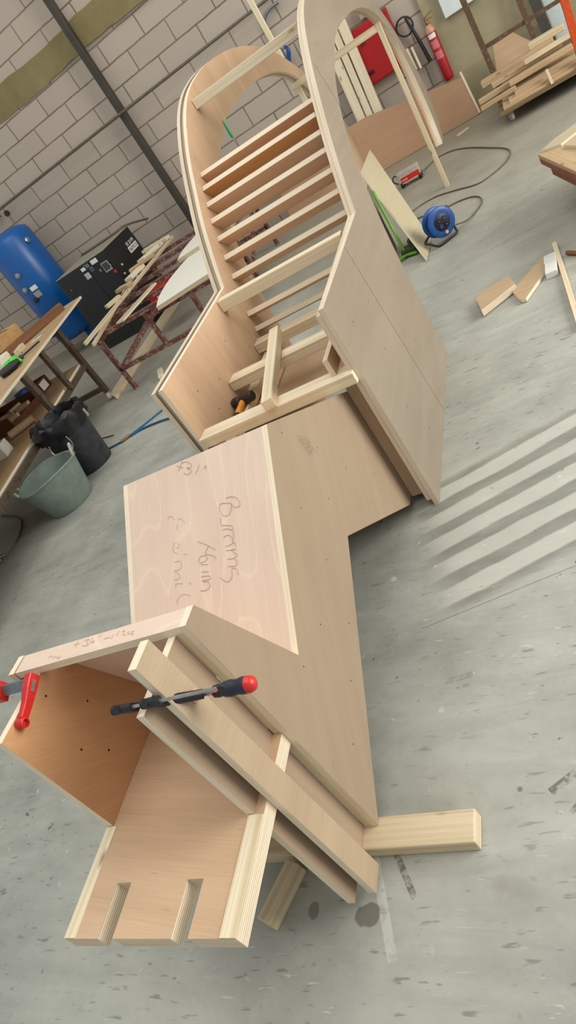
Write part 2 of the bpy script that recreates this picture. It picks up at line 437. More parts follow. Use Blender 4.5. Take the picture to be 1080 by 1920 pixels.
M['rustgrey'] = worn('brown_grey_steel', rgb(96, 82, 66), rgb(70, 56, 44), .55)
M['whiteboard'] = plain('white_board', rgb(224, 220, 204), 0.55, 0.3, 0, .02)
M['card'] = plain('cardboard', rgb(182, 142, 96), 0.85, 0.1)
M['cardbrown'] = plain('brown_cardboard', rgb(92, 60, 38), 0.85, 0.1)
M['binblack'] = plain('dusty_black_plastic', rgb(50, 52, 54), 0.5, 0.4, 0, .2, 14)
M['binbag'] = plain('black_bag_film', rgb(24, 24, 26), 0.42, 0.4)
M['tubgrey'] = plain('grey_green_rubber', rgb(132, 144, 134), 0.6, 0.3, 0, .06, 12)
M['tubpale'] = plain('pale_rubber', rgb(166, 170, 156), 0.6, 0.3)
M['hoseblue'] = plain('blue_hose', rgb(38, 92, 128), 0.45, 0.4)
# ------------------------------------------------------------------ setting
def floor_material():
    t = NT('worn_concrete_floor')
    p = t.geo()
    big = t.noise(t.mapping(p, (0.5, 0.5, 1)), 1, 4, 0.6, 0.5)
    mid = t.noise(t.mapping(p, (3.2, 3.2, 1), (4, 2, 0)), 1, 6, 0.65, 0.3)
    swirl = t.noise(t.mapping(p, (1.6, 6.5, 1), (1, 5, 0), (0, 0, 0.35)), 1, 5, 0.6, 1.4)
    fine = t.noise(t.mapping(p, (60, 60, 1)), 1, 6, 0.7)
    f = t.math('ADD', t.math('MULTIPLY', big, 0.3), t.math('MULTIPLY', mid, 0.35))
    f = t.math('ADD', f, t.math('MULTIPLY', swirl, 0.3))
    f = t.math('ADD', f, t.math('MULTIPLY', fine, 0.08))
    col = t.ramp(f, [(0.38, rgb(138, 140, 130)), (0.50, rgb(159, 159, 148)), (0.64, rgb(179, 179, 167))])
    # scuffs, dark rubber marks, paint specks
    def marks(scale, rot, lo, hi, c, amt, seed, ms=1.0):
        nonlocal col
        n = t.noise(t.mapping(p, scale, (seed, seed * 2.3, 0), (0, 0, rot)), 1, 3, 0.5, 0.3)
        zone = t.noise(t.mapping(p, (0.9 * ms, 0.9 * ms, 1), (seed * 3.1, 7, 0)), 1, 3, 0.5)
        m = t.math('MULTIPLY', t.ramp(n, [(lo, (0, 0, 0)), (hi, (1, 1, 1))]), t.ramp(zone, [(0.38, (0, 0, 0)), (0.56, (1, 1, 1))]))
        col = t.mix(t.math('MULTIPLY', m, amt), col, c)
    marks((14, 62, 1), 0.9, 0.65, 0.70, rgb(82, 82, 74), 0.5, 2.0)
    marks((12, 54, 1), 2.1, 0.65, 0.70, rgb(90, 90, 80), 0.5, 5.0)
    marks((30, 34, 1), 0.2, 0.69, 0.73, rgb(70, 70, 62), 0.8, 8.0)
    marks((24, 26, 1), 0.5, 0.69, 0.73, rgb(214, 214, 203), 0.5, 11.0)
    marks((14, 90, 1), 0.3, 0.66, 0.71, rgb(205, 205, 194), 0.55, 14.0)
    marks((5, 5, 1), 0.0, 0.62, 0.74, rgb(132, 128, 114), 0.45, 17.0)
    vor = t.n('ShaderNodeTexVoronoi', feature='F1'); vor.inputs['Scale'].default_value = 1
    t.l(t.mapping(p, (9, 9, 1), (0.3, 0.1, 0)), vor.inputs['Vector'])
    spot = t.ramp(vor.outputs['Distance'], [(0.045, (1, 1, 1)), (0.075, (0, 0, 0))])
    pick = t.ramp(vor.outputs['Color'], [(0.55, (0, 0, 0)), (0.6, (1, 1, 1))])
    col = t.mix(t.math('MULTIPLY', t.math('MULTIPLY', spot, pick), 0.7), col, rgb(86, 86, 78))
    # mottled brown tint, stronger towards the back wall
    sd = t.n('ShaderNodeMapRange'); sd.inputs[1].default_value = 3.6; sd.inputs[2].default_value = 8.0
    sq = t.n('ShaderNodeSeparateXYZ'); t.l(p, sq.inputs[0]); t.l(sq.outputs['Y'], sd.inputs[0])
    far_tint = t.math('MULTIPLY', sd.outputs[0], t.math('ADD', .35, t.math('MULTIPLY', swirl, .9)))
    col = t.mix(far_tint, col, rgb(134, 122, 97))
    # alternating dark and pale bands right of the arch front
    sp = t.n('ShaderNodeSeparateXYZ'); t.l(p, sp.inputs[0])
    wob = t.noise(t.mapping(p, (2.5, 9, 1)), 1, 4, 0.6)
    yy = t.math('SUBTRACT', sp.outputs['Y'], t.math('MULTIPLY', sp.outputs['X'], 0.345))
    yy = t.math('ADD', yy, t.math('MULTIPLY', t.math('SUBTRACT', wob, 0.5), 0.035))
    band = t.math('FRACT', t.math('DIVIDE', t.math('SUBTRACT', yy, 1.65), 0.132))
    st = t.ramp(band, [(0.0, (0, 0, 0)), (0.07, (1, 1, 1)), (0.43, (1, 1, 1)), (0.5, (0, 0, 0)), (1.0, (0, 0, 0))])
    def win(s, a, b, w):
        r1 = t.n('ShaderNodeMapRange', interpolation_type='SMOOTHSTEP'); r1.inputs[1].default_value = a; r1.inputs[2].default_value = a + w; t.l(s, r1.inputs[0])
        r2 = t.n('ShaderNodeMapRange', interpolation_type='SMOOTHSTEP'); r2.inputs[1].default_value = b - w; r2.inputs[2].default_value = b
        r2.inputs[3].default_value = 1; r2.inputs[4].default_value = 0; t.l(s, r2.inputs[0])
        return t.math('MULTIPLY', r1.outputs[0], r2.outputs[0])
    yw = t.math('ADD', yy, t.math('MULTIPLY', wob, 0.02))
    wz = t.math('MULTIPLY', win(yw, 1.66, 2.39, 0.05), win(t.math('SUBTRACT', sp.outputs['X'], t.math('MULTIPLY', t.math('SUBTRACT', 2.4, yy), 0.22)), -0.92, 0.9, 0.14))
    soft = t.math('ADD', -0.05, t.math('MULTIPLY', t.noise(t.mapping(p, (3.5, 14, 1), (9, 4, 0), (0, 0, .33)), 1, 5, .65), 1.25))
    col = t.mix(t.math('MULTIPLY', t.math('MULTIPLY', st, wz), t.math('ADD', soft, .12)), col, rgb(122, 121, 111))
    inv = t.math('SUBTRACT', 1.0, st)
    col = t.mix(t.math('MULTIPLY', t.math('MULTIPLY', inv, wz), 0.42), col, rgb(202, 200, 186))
    # saw-cut joint
    jd = t.math('ABSOLUTE', t.math('SUBTRACT', t.math('SUBTRACT', sp.outputs['Y'], t.math('MULTIPLY', sp.outputs['X'], 0.2198)), 1.5746))
    jm = t.math('MULTIPLY', t.math('LESS_THAN', jd, 0.0016), t.math('GREATER_THAN', sp.outputs['X'], -0.78))
    col = t.mix(t.math('MULTIPLY', jm, 0.7), col, rgb(96, 96, 88))
    # two damp patches in front of the clamped upright
    def patch(cx, cy, rx, ry, amt):
        nonlocal col
        dx = t.math('DIVIDE', t.math('SUBTRACT', sp.outputs['X'], cx), rx)
        dy = t.math('DIVIDE', t.math('SUBTRACT', sp.outputs['Y'], cy), ry)
        d = t.math('SQRT', t.math('ADD', t.math('MULTIPLY', dx, dx), t.math('MULTIPLY', dy, dy)))
        d = t.math('ADD', d, t.math('MULTIPLY', t.math('SUBTRACT', t.noise(t.mapping(p, (30, 30, 1)), 1, 3, 0.6), 0.5), 0.7))
        m = t.ramp(d, [(0.85, (1, 1, 1)), (1.0, (0, 0, 0))])
        col = t.mix(t.math('MULTIPLY', m, amt), col, rgb(104, 98, 86))
    def streak(x0, y0, x1, y1, w, amt, c, sc=(40, 40, 1)):
        nonlocal col
        L = math.hypot(x1 - x0, y1 - y0); ux, uy = (x1 - x0) / L, (y1 - y0) / L
        dx = t.math('SUBTRACT', sp.outputs['X'], x0); dy = t.math('SUBTRACT', sp.outputs['Y'], y0)
        al = t.math('ADD', t.math('MULTIPLY', dx, ux), t.math('MULTIPLY', dy, uy))
        ac = t.math('ABSOLUTE', t.math('SUBTRACT', t.math('MULTIPLY', dy, ux), t.math('MULTIPLY', dx, uy)))
        m = t.math('MULTIPLY', t.math('LESS_THAN', ac, w), t.math('MULTIPLY', t.math('GREATER_THAN', al, 0), t.math('LESS_THAN', al, L)))
        n = t.ramp(t.noise(t.mapping(p, sc), 1, 4, .7), [(.38, (0, 0, 0)), (.56, (1, 1, 1))])
        col = t.mix(t.math('MULTIPLY', t.math('MULTIPLY', m, n), amt), col, c)
    streak(-0.836, 0.773, -0.757, 0.625, .008, .8, rgb(78, 78, 72))
    streak(-0.880, 0.760, -0.80, 0.50, .012, .5, rgb(206, 206, 196), (18, 18, 1))
    streak(-0.44, 0.84, -0.38, 0.88, .010, .75, rgb(80, 80, 74))
    streak(-0.40, 0.79, -0.36, 0.83, .006, .7, rgb(80, 80, 74))
    streak(-0.70, 1.19, -0.62, 1.20, .010, .5, rgb(120, 112, 98))
    streak(-1.75, 1.35, -1.35, 1.47, .022, .55, rgb(200, 204, 196), (14, 14, 1))
    streak(-1.95, 1.5, -1.60, 1.75, .010, .5, rgb(196, 200, 190), (14, 14, 1))
    patch(-0.872, 0.592, 0.034, 0.027, 0.8)
    patch(-1.018, 0.604, 0.016, 0.022, 0.65)
    t.bump(t.math('ADD', fine, mid), 0.12, 0.002)
    rough = t.math('ADD', 0.38, t.math('MULTIPLY', mid, 0.3))
    return t.done(col, rough, 0.3)

def wall_material():
    t = NT('fairfaced_blockwork')
    o = t.obj()
    sp = t.n('ShaderNodeSeparateXYZ'); t.l(o, sp.inputs[0])
    x = t.math('SUBTRACT', sp.outputs['X'], 0.0)
    sh = t.math('MULTIPLY', t.math('GREATER_THAN', x, 1.5), 0.069)
    x = t.math('ADD', t.math('ADD', x, sh), 100.25)
    z = t.math('ADD', sp.outputs['Z'], -1.983 + 0.20469 * 40)
    cb = t.n('ShaderNodeCombineXYZ'); t.l(x, cb.inputs[0]); t.l(z, cb.inputs[1])
    wob = t.n('ShaderNodeTexNoise'); wob.inputs['Scale'].default_value = 9; wob.inputs['Detail'].default_value = 3
    t.l(o, wob.inputs['Vector'])
    ad = t.n('ShaderNodeMix', data_type='VECTOR'); ad.inputs['Factor'].default_value = 0.012
    t.l(cb.outputs[0], ad.inputs[4]); 
    va = t.n('ShaderNodeVectorMath', operation='ADD'); t.l(cb.outputs[0], va.inputs[0]); t.l(wob.outputs['Color'], va.inputs[1]); t.l(va.outputs[0], ad.inputs[5])
    br = t.n('ShaderNodeTexBrick', offset=0.5, offset_frequency=2, squash=1.0)
    br.inputs['Scale'].default_value = 1.0
    br.inputs['Brick Width'].default_value = 0.5
    br.inputs['Row Height'].default_value = 0.20469
    br.inputs['Mortar Size'].default_value = 0.0085
    br.inputs['Mortar Smooth'].default_value = 0.35
    br.inputs['Bias'].default_value = 0.0
    br.inputs['Color1'].default_value = rgb(178, 165, 150)
    br.inputs['Color2'].default_value = rgb(170, 158, 144)
    br.inputs['Mortar'].default_value = rgb(118, 104, 84)
    t.l(ad.outputs[1], br.inputs['Vector'])
    pit = t.noise(t.mapping(o, (26, 26, 26)), 1, 4, 0.6)
    blot = t.noise(t.mapping(o, (2.2, 2.2, 2.2)), 1, 4, 0.6)
    col = t.mix(t.ramp(blot, [(0.35, (0, 0, 0)), (0.75, (0.4, 0.4, 0.4))]), br.outputs['Color'], rgb(178, 166, 152))
    col = t.mix(t.ramp(pit, [(0.66, (0, 0, 0)), (0.74, (0.45, 0.45, 0.45))]), col, rgb(112, 98, 80))
    h = t.math('SUBTRACT', t.math('MULTIPLY', pit, 0.15), br.outputs['Fac'])
    t.bump(h, 0.5, 0.006)
    return t.done(col, 0.9, 0.1)

def render_material(name, a, b):
    t = NT(name)
    o = t.obj()
    n = t.noise(t.mapping(o, (3, 3, 3)), 1, 6, 0.65, 0.4)
    f = t.noise(t.mapping(o, (40, 40, 40)), 1, 4, 0.6)
    c = t.ramp(n, [(0.3, a), (0.72, b)])
    t.bump(t.math('ADD', n, f), 0.2, 0.004)
    return t.done(c, 0.9, 0.1)

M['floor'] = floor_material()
M['block'] = wall_material()
M['khaki'] = render_material('khaki_render', rgb(122, 110, 74), rgb(140, 128, 92))
M['olive'] = render_material('olive_grey_render', rgb(152, 142, 112), rgb(172, 162, 132))

mb = MB(); mb.face([(-9, -3, 0), (5, -3, 0), (5, 8.4, 0), (-9, 8.4, 0)], [(0, 0), (1, 0), (1, 1), (0, 1)])
mb.face([(-9, -3, -.1), (-9, 8.4, -.1), (5, 8.4, -.1), (5, -3, -.1)], [(0, 0), (1, 0), (1, 1), (0, 1)])
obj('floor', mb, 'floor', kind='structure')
# back wall, turned 0.012 rad, origin on one block joint
wall = bpy.data.objects.new('wall_back', bpy.data.meshes.new('wall_back')); COL.objects.link(wall)
mbw = MB(); mbw.box((1.5, 0.1, 2.0), (15, 0.2, 4.0))
wall.data.from_pydata([tuple(v) for v in mbw.v], [], mbw.f); wall.data.materials.append(M['block'])
wall.location = (-5.28, 7.885, 0); wall.rotation_euler = (0, 0, 0.012); wall['kind'] = 'structure'
def wy(x): return 7.885 + 0.012 * (x + 5.28)
# band of khaki render over two courses
top, bot = [], []
n = 70
for i in range(n + 1):
    x = -9 + i * (8.2) / n
    top.append((x, 2.675 + random.uniform(-.010, .010) + .008 * math.sin(x * 5)))
    bot.append((x, 2.415 + random.uniform(-.008, .008) + .010 * math.sin(x * 3.3 + 1)))
mb = MB(); mb.prism(bot + top[::-1], (0, wy(-5) - .012, 0), X, Z, Y, 0.03, 0, 0)
obj('trim_1', mb, 'khaki', kind='structure')
# rendered pier to the right of the blockwork, with its lower plinth
mb = MB(); mb.box((1.9, wy(0) - .015, 2.0), (5.2, 0.08, 4.0)); obj('wall_right_pier', mb, 'olive', kind='structure')
mb = MB(); mb.box((1.9, wy(0) - .07, 0.165), (5.2, 0.03, 0.33)); obj('baseboard_back', mb, 'olive', kind='structure')

# ------------------------------------------------------------------ the arched frame
outer = [(2.82, .85), (2.90, .965), (3.0, 1.085), (3.12, 1.2), (3.25, 1.312), (3.37, 1.395), (3.50, 1.468), (3.64, 1.522), (3.80, 1.557),
         (4.02, 1.582), (4.27, 1.59), (4.58, 1.582), (4.95, 1.54), (5.30, 1.46), (5.60, 1.34), (5.88, 1.19), (6.10, 1.0), (6.27, .80), (6.36, .62), (6.36, .48), (6.28, .36), (6.13, .25)]
inner = [(5.97, .25), (6.04, .42), (6.05, .6), (6.02, .8), (5.94, .98), (5.81, 1.1), (5.66, 1.195), (5.46, 1.274), (5.17, 1.335), (4.8, 1.366), (4.47, 1.37),
         (4.19, 1.362), (3.97, 1.34), (3.76, 1.285), (3.55, 1.215), (3.38, 1.12), (3.25, 1.0), (3.165, .84), (3.12, .66), (3.10, .5)]
LEDGE = .845
def arch_poly(dy=0.0, dz=0.0, dc=0.0, bot=0.0, front=1.975):
    oc = catmull(outer, 5); ic = catmull(inner, 5)
    if dc:
        oc2 = []
        for i, (y, z) in enumerate(oc):
            a = oc[max(i - 1, 0)]; b = oc[min(i + 1, len(oc) - 1)]
            t = V((b[0] - a[0], b[1] - a[1])).normalized()
            oc2.append((y + t.y * dc, z - t.x * dc))
        oc = oc2
    return [(front + dy, bot), (front + dy, LEDGE - dz)] + oc + ic + [(3.10, bot)]

arch = thing('arched_plywood_frame', 'big plywood arch frame with double curved sides joined by rows of slats', 'wooden frame', (-1.1, 2.0, 0))
def arch_side(x, sgn, rec):
    # sgn +1: outer face towards +x
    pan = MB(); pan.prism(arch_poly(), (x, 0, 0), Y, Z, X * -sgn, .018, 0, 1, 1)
    if sgn > 0:
        # joints between the sheets of the outer skin
        pan.bar((x + .0001, 2.47, .844), (x + .0001, 2.59, .002), .0006, .0011, (1, 0, 0), fi=2)
        pan.bar((x + .0001, 3.325, 1.335), (x + .0001, 3.43, 1.08), .0006, .0012, (1, 0, 0), fi=2)
        holes(pan, [(x, y, z) for y, z in [(2.3, .5), (2.2, .3), (2.8, .7), (2.9, .5), (2.7, .3), (2.4, .65), (3.0, .9), (3.2, 1.15), (2.3, .12), (2.9, .15), (3.55, 1.38), (2.15, .7)]], X, 2, .003)
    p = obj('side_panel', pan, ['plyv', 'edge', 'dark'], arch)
    mid = MB(); mid.prism(arch_poly(rec, .017 if sgn > 0 else .012, rec, .03), (x - sgn * .0182, 0, 0), Y, Z, X * -sgn, .018, 0, 1, 1)
    obj('core_layer', mid, ['warm', 'edge' if sgn > 0 else 'ply'], p)
    lin_ = MB(); lin_.prism(arch_poly(.075 if sgn > 0 else -.002, .06 if sgn > 0 else 0, 0.06 if sgn > 0 else .002, .035), (x - sgn * .0364, 0, 0), Y, Z, X * -sgn, .018, 0, 1, 1)
    if sgn < 0:
        holes(lin_, [(x + .0544, y, z) for y, z in [(2.55, .72), (2.33, .66), (2.2, .6), (2.7, .6), (2.42, .5), (2.15, .72), (2.6, .5), (3.0, .95), (3.3, 1.3), (3.42, 1.42), (2.9, .8), (2.1, .55)]], X, 2, .003)
    obj('inner_liner', lin_, ['warm' if sgn < 0 else 'ply', 'edgel' if sgn < 0 else 'warm', 'hole'], p)
    return p
right_side = arch_side(-.743, 1, .003)
left_side = arch_side(-1.455, -1, .009)
XI, XJ = -1.3998, -.7984          # inner faces
# slats: plywood strips set like spokes, pale outer edge, red-brown face
cy_, cz_ = 4.5, 0.0
for (y, z, D) in [(3.26, 1.242, .10), (3.195, 1.196, .12), (3.137, 1.137, .12), (3.08, 1.077, .10), (3.036, 1.006, .09), (2.985, .932, .08), (2.945, .853, .08), (2.865, .695, .08), (2.848, .622, .08)]:
    d = V((0, cy_ - y, cz_ - z)).normalized()
    nn = V((0, -d.z, d.y)) * -1
    s = MB(); s.prism([(0, 0), (XJ - XI - .001, 0), (XJ - XI - .001, D), (0, D)], (XI + .0005, y, z), X, d, nn, .022, 0, 1)
    obj('slat', s, ['slatred' if abs(z - 1.196) < .01 else 'slat', 'edgel'], arch, bevel=.001)
# rails of sawn timber
def rail(name, yc, zt, w=.07, h=.044, x0=XI + .0005, x1=XJ - .0005, mat='pine'):
    s = MB(); s.box(((x0 + x1) / 2, yc, zt - h / 2), (x1 - x0, w, h)); return obj(name, s, mat, arch, bevel=.003)
s = MB(); s.bar((XI + .0005, 3.655, 1.47), (XJ - .0005, 3.655, 1.47), .05, .045, (0, 0, 1)); obj('top_rail', s, 'pine3', arch, bevel=.003)
rail('upper_rail', 2.70, .842, .044, .052)
r1 = rail('front_rail', 1.99, .622, .075, .042, XI - .0005 + .001, -.7615)
rail('middle_rail', 2.40, .617, .074, .044)
r3 = rail('rear_rail', 2.77, .582, .07, .044)
s = MB(); s.bar((-1.205, 2.60, .641), (-1.072, 1.945, .641), .043, .040, (0, 0, 1)); obj('cross_joist', s, 'pine', arch, bevel=.003)
s = MB(); s.box((-1.352, 2.40, .512), (.05, .72, .036)); runner = obj('side_runner', s, 'pine3', arch, bevel=.003)
# plywood packing box beside the right wall and the filler strip below the front rail
s = MB(); s.prism([(0, 0), (.44, 0), (.44, .062), (0, .062)], (-.842, 1.985, .6225), Y, Z, X, .018, 0, 1); obj('packing_board', s, ['warm', 'edge'], arch)
s = MB(); s.prism([(0, 0), (.0425, 0), (.0425, .545), (0, .545)], (-.8412, 2.031, .03), X, Z, Y, .018, 0, 1, 1); obj('filler_strip', s, ['warm', 'edge'], arch)

s = MB(); s.prism([(-1.256, 2.215), (XJ - .001, 2.215), (XJ - .001, 2.73), (-1.256, 2.73)], (0, 0, .462), X, Y, Z, .018, 0, 1); obj('deck_board', s, ['tanlight', 'edge'], arch)
s = MB(); s.prism([(XI + .001, 2.24), (-1.258, 2.24), (-1.258, 2.73), (XI + .001, 2.73)], (0, 0, .470), X, Y, Z, .018, 0, 1, 1); obj('compartment_floor', s, ['red', 'edge'], arch)
# prop frame standing inside the far end of the arch
prop = thing('timber_prop_frame', 'pale timber H-frame of posts and cross rail inside the far end of the arch', 'frame', (-1.15, 5.75, 0))
s = MB(); s.bar((-.808, 5.77, 0), (-.778, 5.66, 1.235), .034, .034, (0, 1, 0)); obj('post', s, 'pine2', prop, bevel=.002)
s = MB(); s.bar((-1.44, 5.77, 0), (-1.47, 5.70, 2.05), .034, .034, (0, 1, 0)); obj('post', s, 'pine3', prop, bevel=.002)
s = MB(); s.bar((-1.475, 5.665, 1.175), (-.765, 5.665, 1.175), .03, .045, (0, 0, 1)); obj('cross_rail', s, 'pine2', prop, bevel=.002)

# ------------------------------------------------------------------ the low base unit in front
base = thing('plywood_base_unit', 'low plywood base unit with pencil-marked pink sloping top, standing before the arch', 'wooden unit', (-1.1, 1.2, 0))
XB, XL = -.842, -1.361
ZB = .0405
prof = [(.777, ZB), (.777, .82), (.828, .82), (.963, .477), (1.46, .809), (1.98, .557), (2.42, .344), (2.42, ZB), (1.972, ZB), (1.466, .377)]
pan = MB(); pan.prism(prof, (XB, 0, 0), Y, Z, -X, .018, 0, 1, 1)
holes(pan, [(XB, y, z) for y, z in [(1.5, .75), (1.62, .6), (1.7, .45), (1.35, .6), (1.2, .3), (1.3, .45), (1.05, .25), (1.5, .5), (.95, .45), (1.85, .3), (1.1, .42), (.9, .2)]], X, 2, .0022)
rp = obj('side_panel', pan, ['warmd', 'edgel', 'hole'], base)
prof2 = [(.777, ZB), (.777, .801), (.822, .801), (.94, .46), (1.46, .788), (1.97, .538), (2.41, .325), (2.41, ZB), (1.972, ZB), (1.466, .377)]
pan = MB(); pan.prism(prof2, (XB - .0182, 0, 0), Y, Z, -X, .018, 0, 1, 1); obj('inner_layer', pan, ['warm', 'edge'], rp)
pan = MB(); pan.prism(prof, (XL, 0, 0), Y, Z, X, .018, 0, 1, 1); lp = obj('side_panel', pan, ['ply', 'edgel'], base)
wx0, wx1 = XL + .0182, XB - .0182
def slab(name, p, q, th, mats, parent=base, x0=wx0, x1=wx1, grain=0):
    p, q = V((0,) + p), V((0,) + q); d = (q - p).normalized(); n = X.cross(d)
    s = MB(); s.prism([(x0, 0), (x1, 0), (x1, (q - p).length), (x0, (q - p).length)], p - n * th, X, d, n, th, 0, 1, grain)
    return obj(name, s, mats, parent)
ramp = slab('sloping_top', (.967, .4797), (1.46, .809), .018, ['pink', 'edge'])
slab('rear_slope', (1.464, .807), (2.41, .349), .018, ['warm', 'edge'])
slab('front_slope', (.847, .800), (.971, .486), .018, ['pink', 'edge'])
# cap board with pencil notes
s = MB(); s.prism([(-1.338, .777), (wx1, .777), (wx1, .826), (-1.338, .826)], (0, 0, .802), X, Y, Z, .018, 0, 1, 1)
cap = obj('cap_board', s, ['pink', 'edgel'], base)
WR0, WRd = V((0, .963, .477)), V((0, .497, .332)).normalized()
for w in ('x3', 'Bannms', 'Main', 'Edinic'):
    strokes('pencil_writing', WRITING[w], WR0, X, WRd, X.cross(WRd), .00065 if w != 'Edinic' else .0004, ramp)
for w in ('inches', 'any'):
    strokes('pencil_writing', WRITING[w], (0, 0, .82), X, Y, Z, .0004, cap)
# tray: end board, slotted shelf, fin
s = MB(); s.prism([(.607, .457), (.607, .801), (.828, .801), (.952, .48), (.96, .457)], (-1.292, 0, 0), Y, Z, X, .018, 0, 1)
holes(s, [(-1.274, y, z) for y, z in [(.745, .762), (.80, .66), (.885, .475), (.70, .62), (.74, .55)]], X, 2, .003)
eb = obj('end_board', s, ['red', 'edgel', 'hole'], base)
ZT = .456
poly = [(-1.292, .378), (-1.197, .378), (-1.197, .482), (-1.157, .482), (-1.157, .378), (-1.008, .378), (-1.008, .482), (-.967, .482), (-.967, .378), (-.858, .378), (-.858, .78), (-.892, .78), (-1.292, .9)]
poly = [(-1.292, .378), (-1.197, .378), (-1.197, .482), (-1.157, .482), (-1.157, .378), (-1.008, .378), (-1.008, .482), (-.967, .482), (-.967, .378), (-.858, .378), (-.858, .776), (-.8985, .776), (-.8985, .9), (-1.292, .9)]
s = MB(); s.prism(poly, (0, 0, ZT - .037), X, Y, Z, .037, 0, 1, 1)
shelf = obj('slotted_shelf', s, ['warmshelf', 'edge'], base)
for x0, x1, y1 in ((-1.2918, -1.262, .605), (-.894, -.8582, .598)):
    s = MB(); s.box(((x0 + x1) / 2, (.3785 + y1) / 2, ZT + .0012), (x1 - x0, y1 - .3785, .002)); obj('edge_lipping', s, 'lipping', shelf)
s = MB(); s.prism([(.60, .045), (.60, .802), (.776, .802), (.776, .045)], (-.8985, 0, 0), Y, Z, X, .018, 0, 1, 1, back=2)
fin = obj('fin_panel', s, ['mdf', 'edgel', 'warm'], base)

# loose upright held against the fin
s = MB(); s.prism([(.6275, .0275), (.6905, .0275), (.6905, .8885), (.6275, .8885)], (-.8575, 0, 0), Y, Z, X, .0195, 0, 1, 1)
obj('plywood_upright', s, ['plyu', 'edgel'], None, 'narrow plywood upright clamped to the front corner of the base unit', 'board', bevel=.0008)

# bearers under the base
s = MB(); s.box((-.95, .760, .02), (.70, .078, .04)); obj('timber_bearer', s, 'pine2', None, 'flat pale timber bearer on the floor, sticking out from under the base unit corner', 'timber', bevel=.004)
s = MB(); s.bar((-1.13, .567, .0205), (-1.075, .705, .0205), .044, .040, (0, 0, 1)); obj('timber_bearer', s, 'pine2', None, 'short tan timber block on the floor under the slotted shelf, angled towards the base unit', 'timber', bevel=.003)
# ------------------------------------------------------------------ clamps
def quick_clamp():
    t = thing('bar_clamp', 'black quick clamp with red tipped handle gripping the plywood upright', 'clamp', (-.85, .65, .76))
    by, bz = .612, .818
    s = MB(); s.bar((-.945, by, bz), (-.70, by, bz), .004, .0058, (0, .6, .8)); obj('bar', s, 'steel', t, bevel=.001)
    s = MB(); s.box((-.703, by, bz), (.013, .007, .011)); obj('bar_stop', s, 'black', t, bevel=.002)
    d = V((0, .058, -.072))
    s = MB(); s.tube([V((-.93, by, bz)) - d * .10, V((-.93, by, bz)) + d * .3, V((-.928, by, bz)) + d * .72, V((-.922, by, bz)) + d], [.008, .009, .008, .007], 10)
    s.tube([V((-.945, by, bz)), V((-.90, by, bz))], [.009, .0075], 10)
    s.tube([V((-.930, by, bz)) + d, V((-.899, by, bz)) + d], .006, 10)
    obj('fixed_jaw', s, 'black', t, smooth=True)
    s = MB(); s.tube([V((-.862, by, bz)) - d * .10, V((-.858, by, bz)) + d * .25, V((-.835, by, bz)) + d * .6, V((-.808, by, bz)) + d * .9], [.0085, .010, .0095, .009], 10)
    s.tube([V((-.875, by, bz)), V((-.838, by, bz))], [.009, .010], 10)
    obj('sliding_jaw', s, 'black', t, smooth=True)
    c = V((0, by, bz)) + d
    s = MB(); pts = []; 
    for k in range(40):
        pts.append((-.832 + k * .0011, c.y + .0045 * math.cos(k * 1.3), c.z + .0045 * math.sin(k * 1.3)))
    s.tube([(-.834, c.y, c.z), (-.785, c.y, c.z)], .0045, 8); s.tube(pts, .0012, 5)
    obj('screw', s, 'steel', t, smooth=True)
    s = MB(); s.lathe([(.001, 0), (.011, 0), (.0125, .002), (.0125, .004), (.008, .006), (.001, .006)], (-.8378, c.y, c.z), X, 16); obj('swivel_pad', s, 'palepad', t, smooth=True)
    h = -.791
    s = MB(); s.lathe([(.006, 0), (.011, .002), (.012, .012), (.0105, .018), (.014, .026), (.0155, .040), (.0135, .05), (.0135, .054), (.0155, .062), (.0155, .074)], (h, c.y, c.z), X, 18); hd = obj('handle', s, 'navy', t, smooth=True)
    s = MB(); s.lathe([(.0155, .074), (.0152, .080), (.012, .087), (.006, .0905), (0, .0915)], (h, c.y, c.z), X, 18); obj('handle_tip', s, 'redp', hd, smooth=True)
    s = MB(); s.box((h + .012, c.y - .006, c.z + .010), (.012, .010, .006), axes=(X, Y, V((0, -.6, .8)))); obj('handle_band', s, 'redp', hd, bevel=.001)
M['palepad'] = plain('pinkish_pad', rgb(206, 160, 142), 0.4, 0.5)
M['navy'] = plain('navy_rubber_grip', rgb(30, 36, 50), 0.5, 0.4)
quick_clamp()

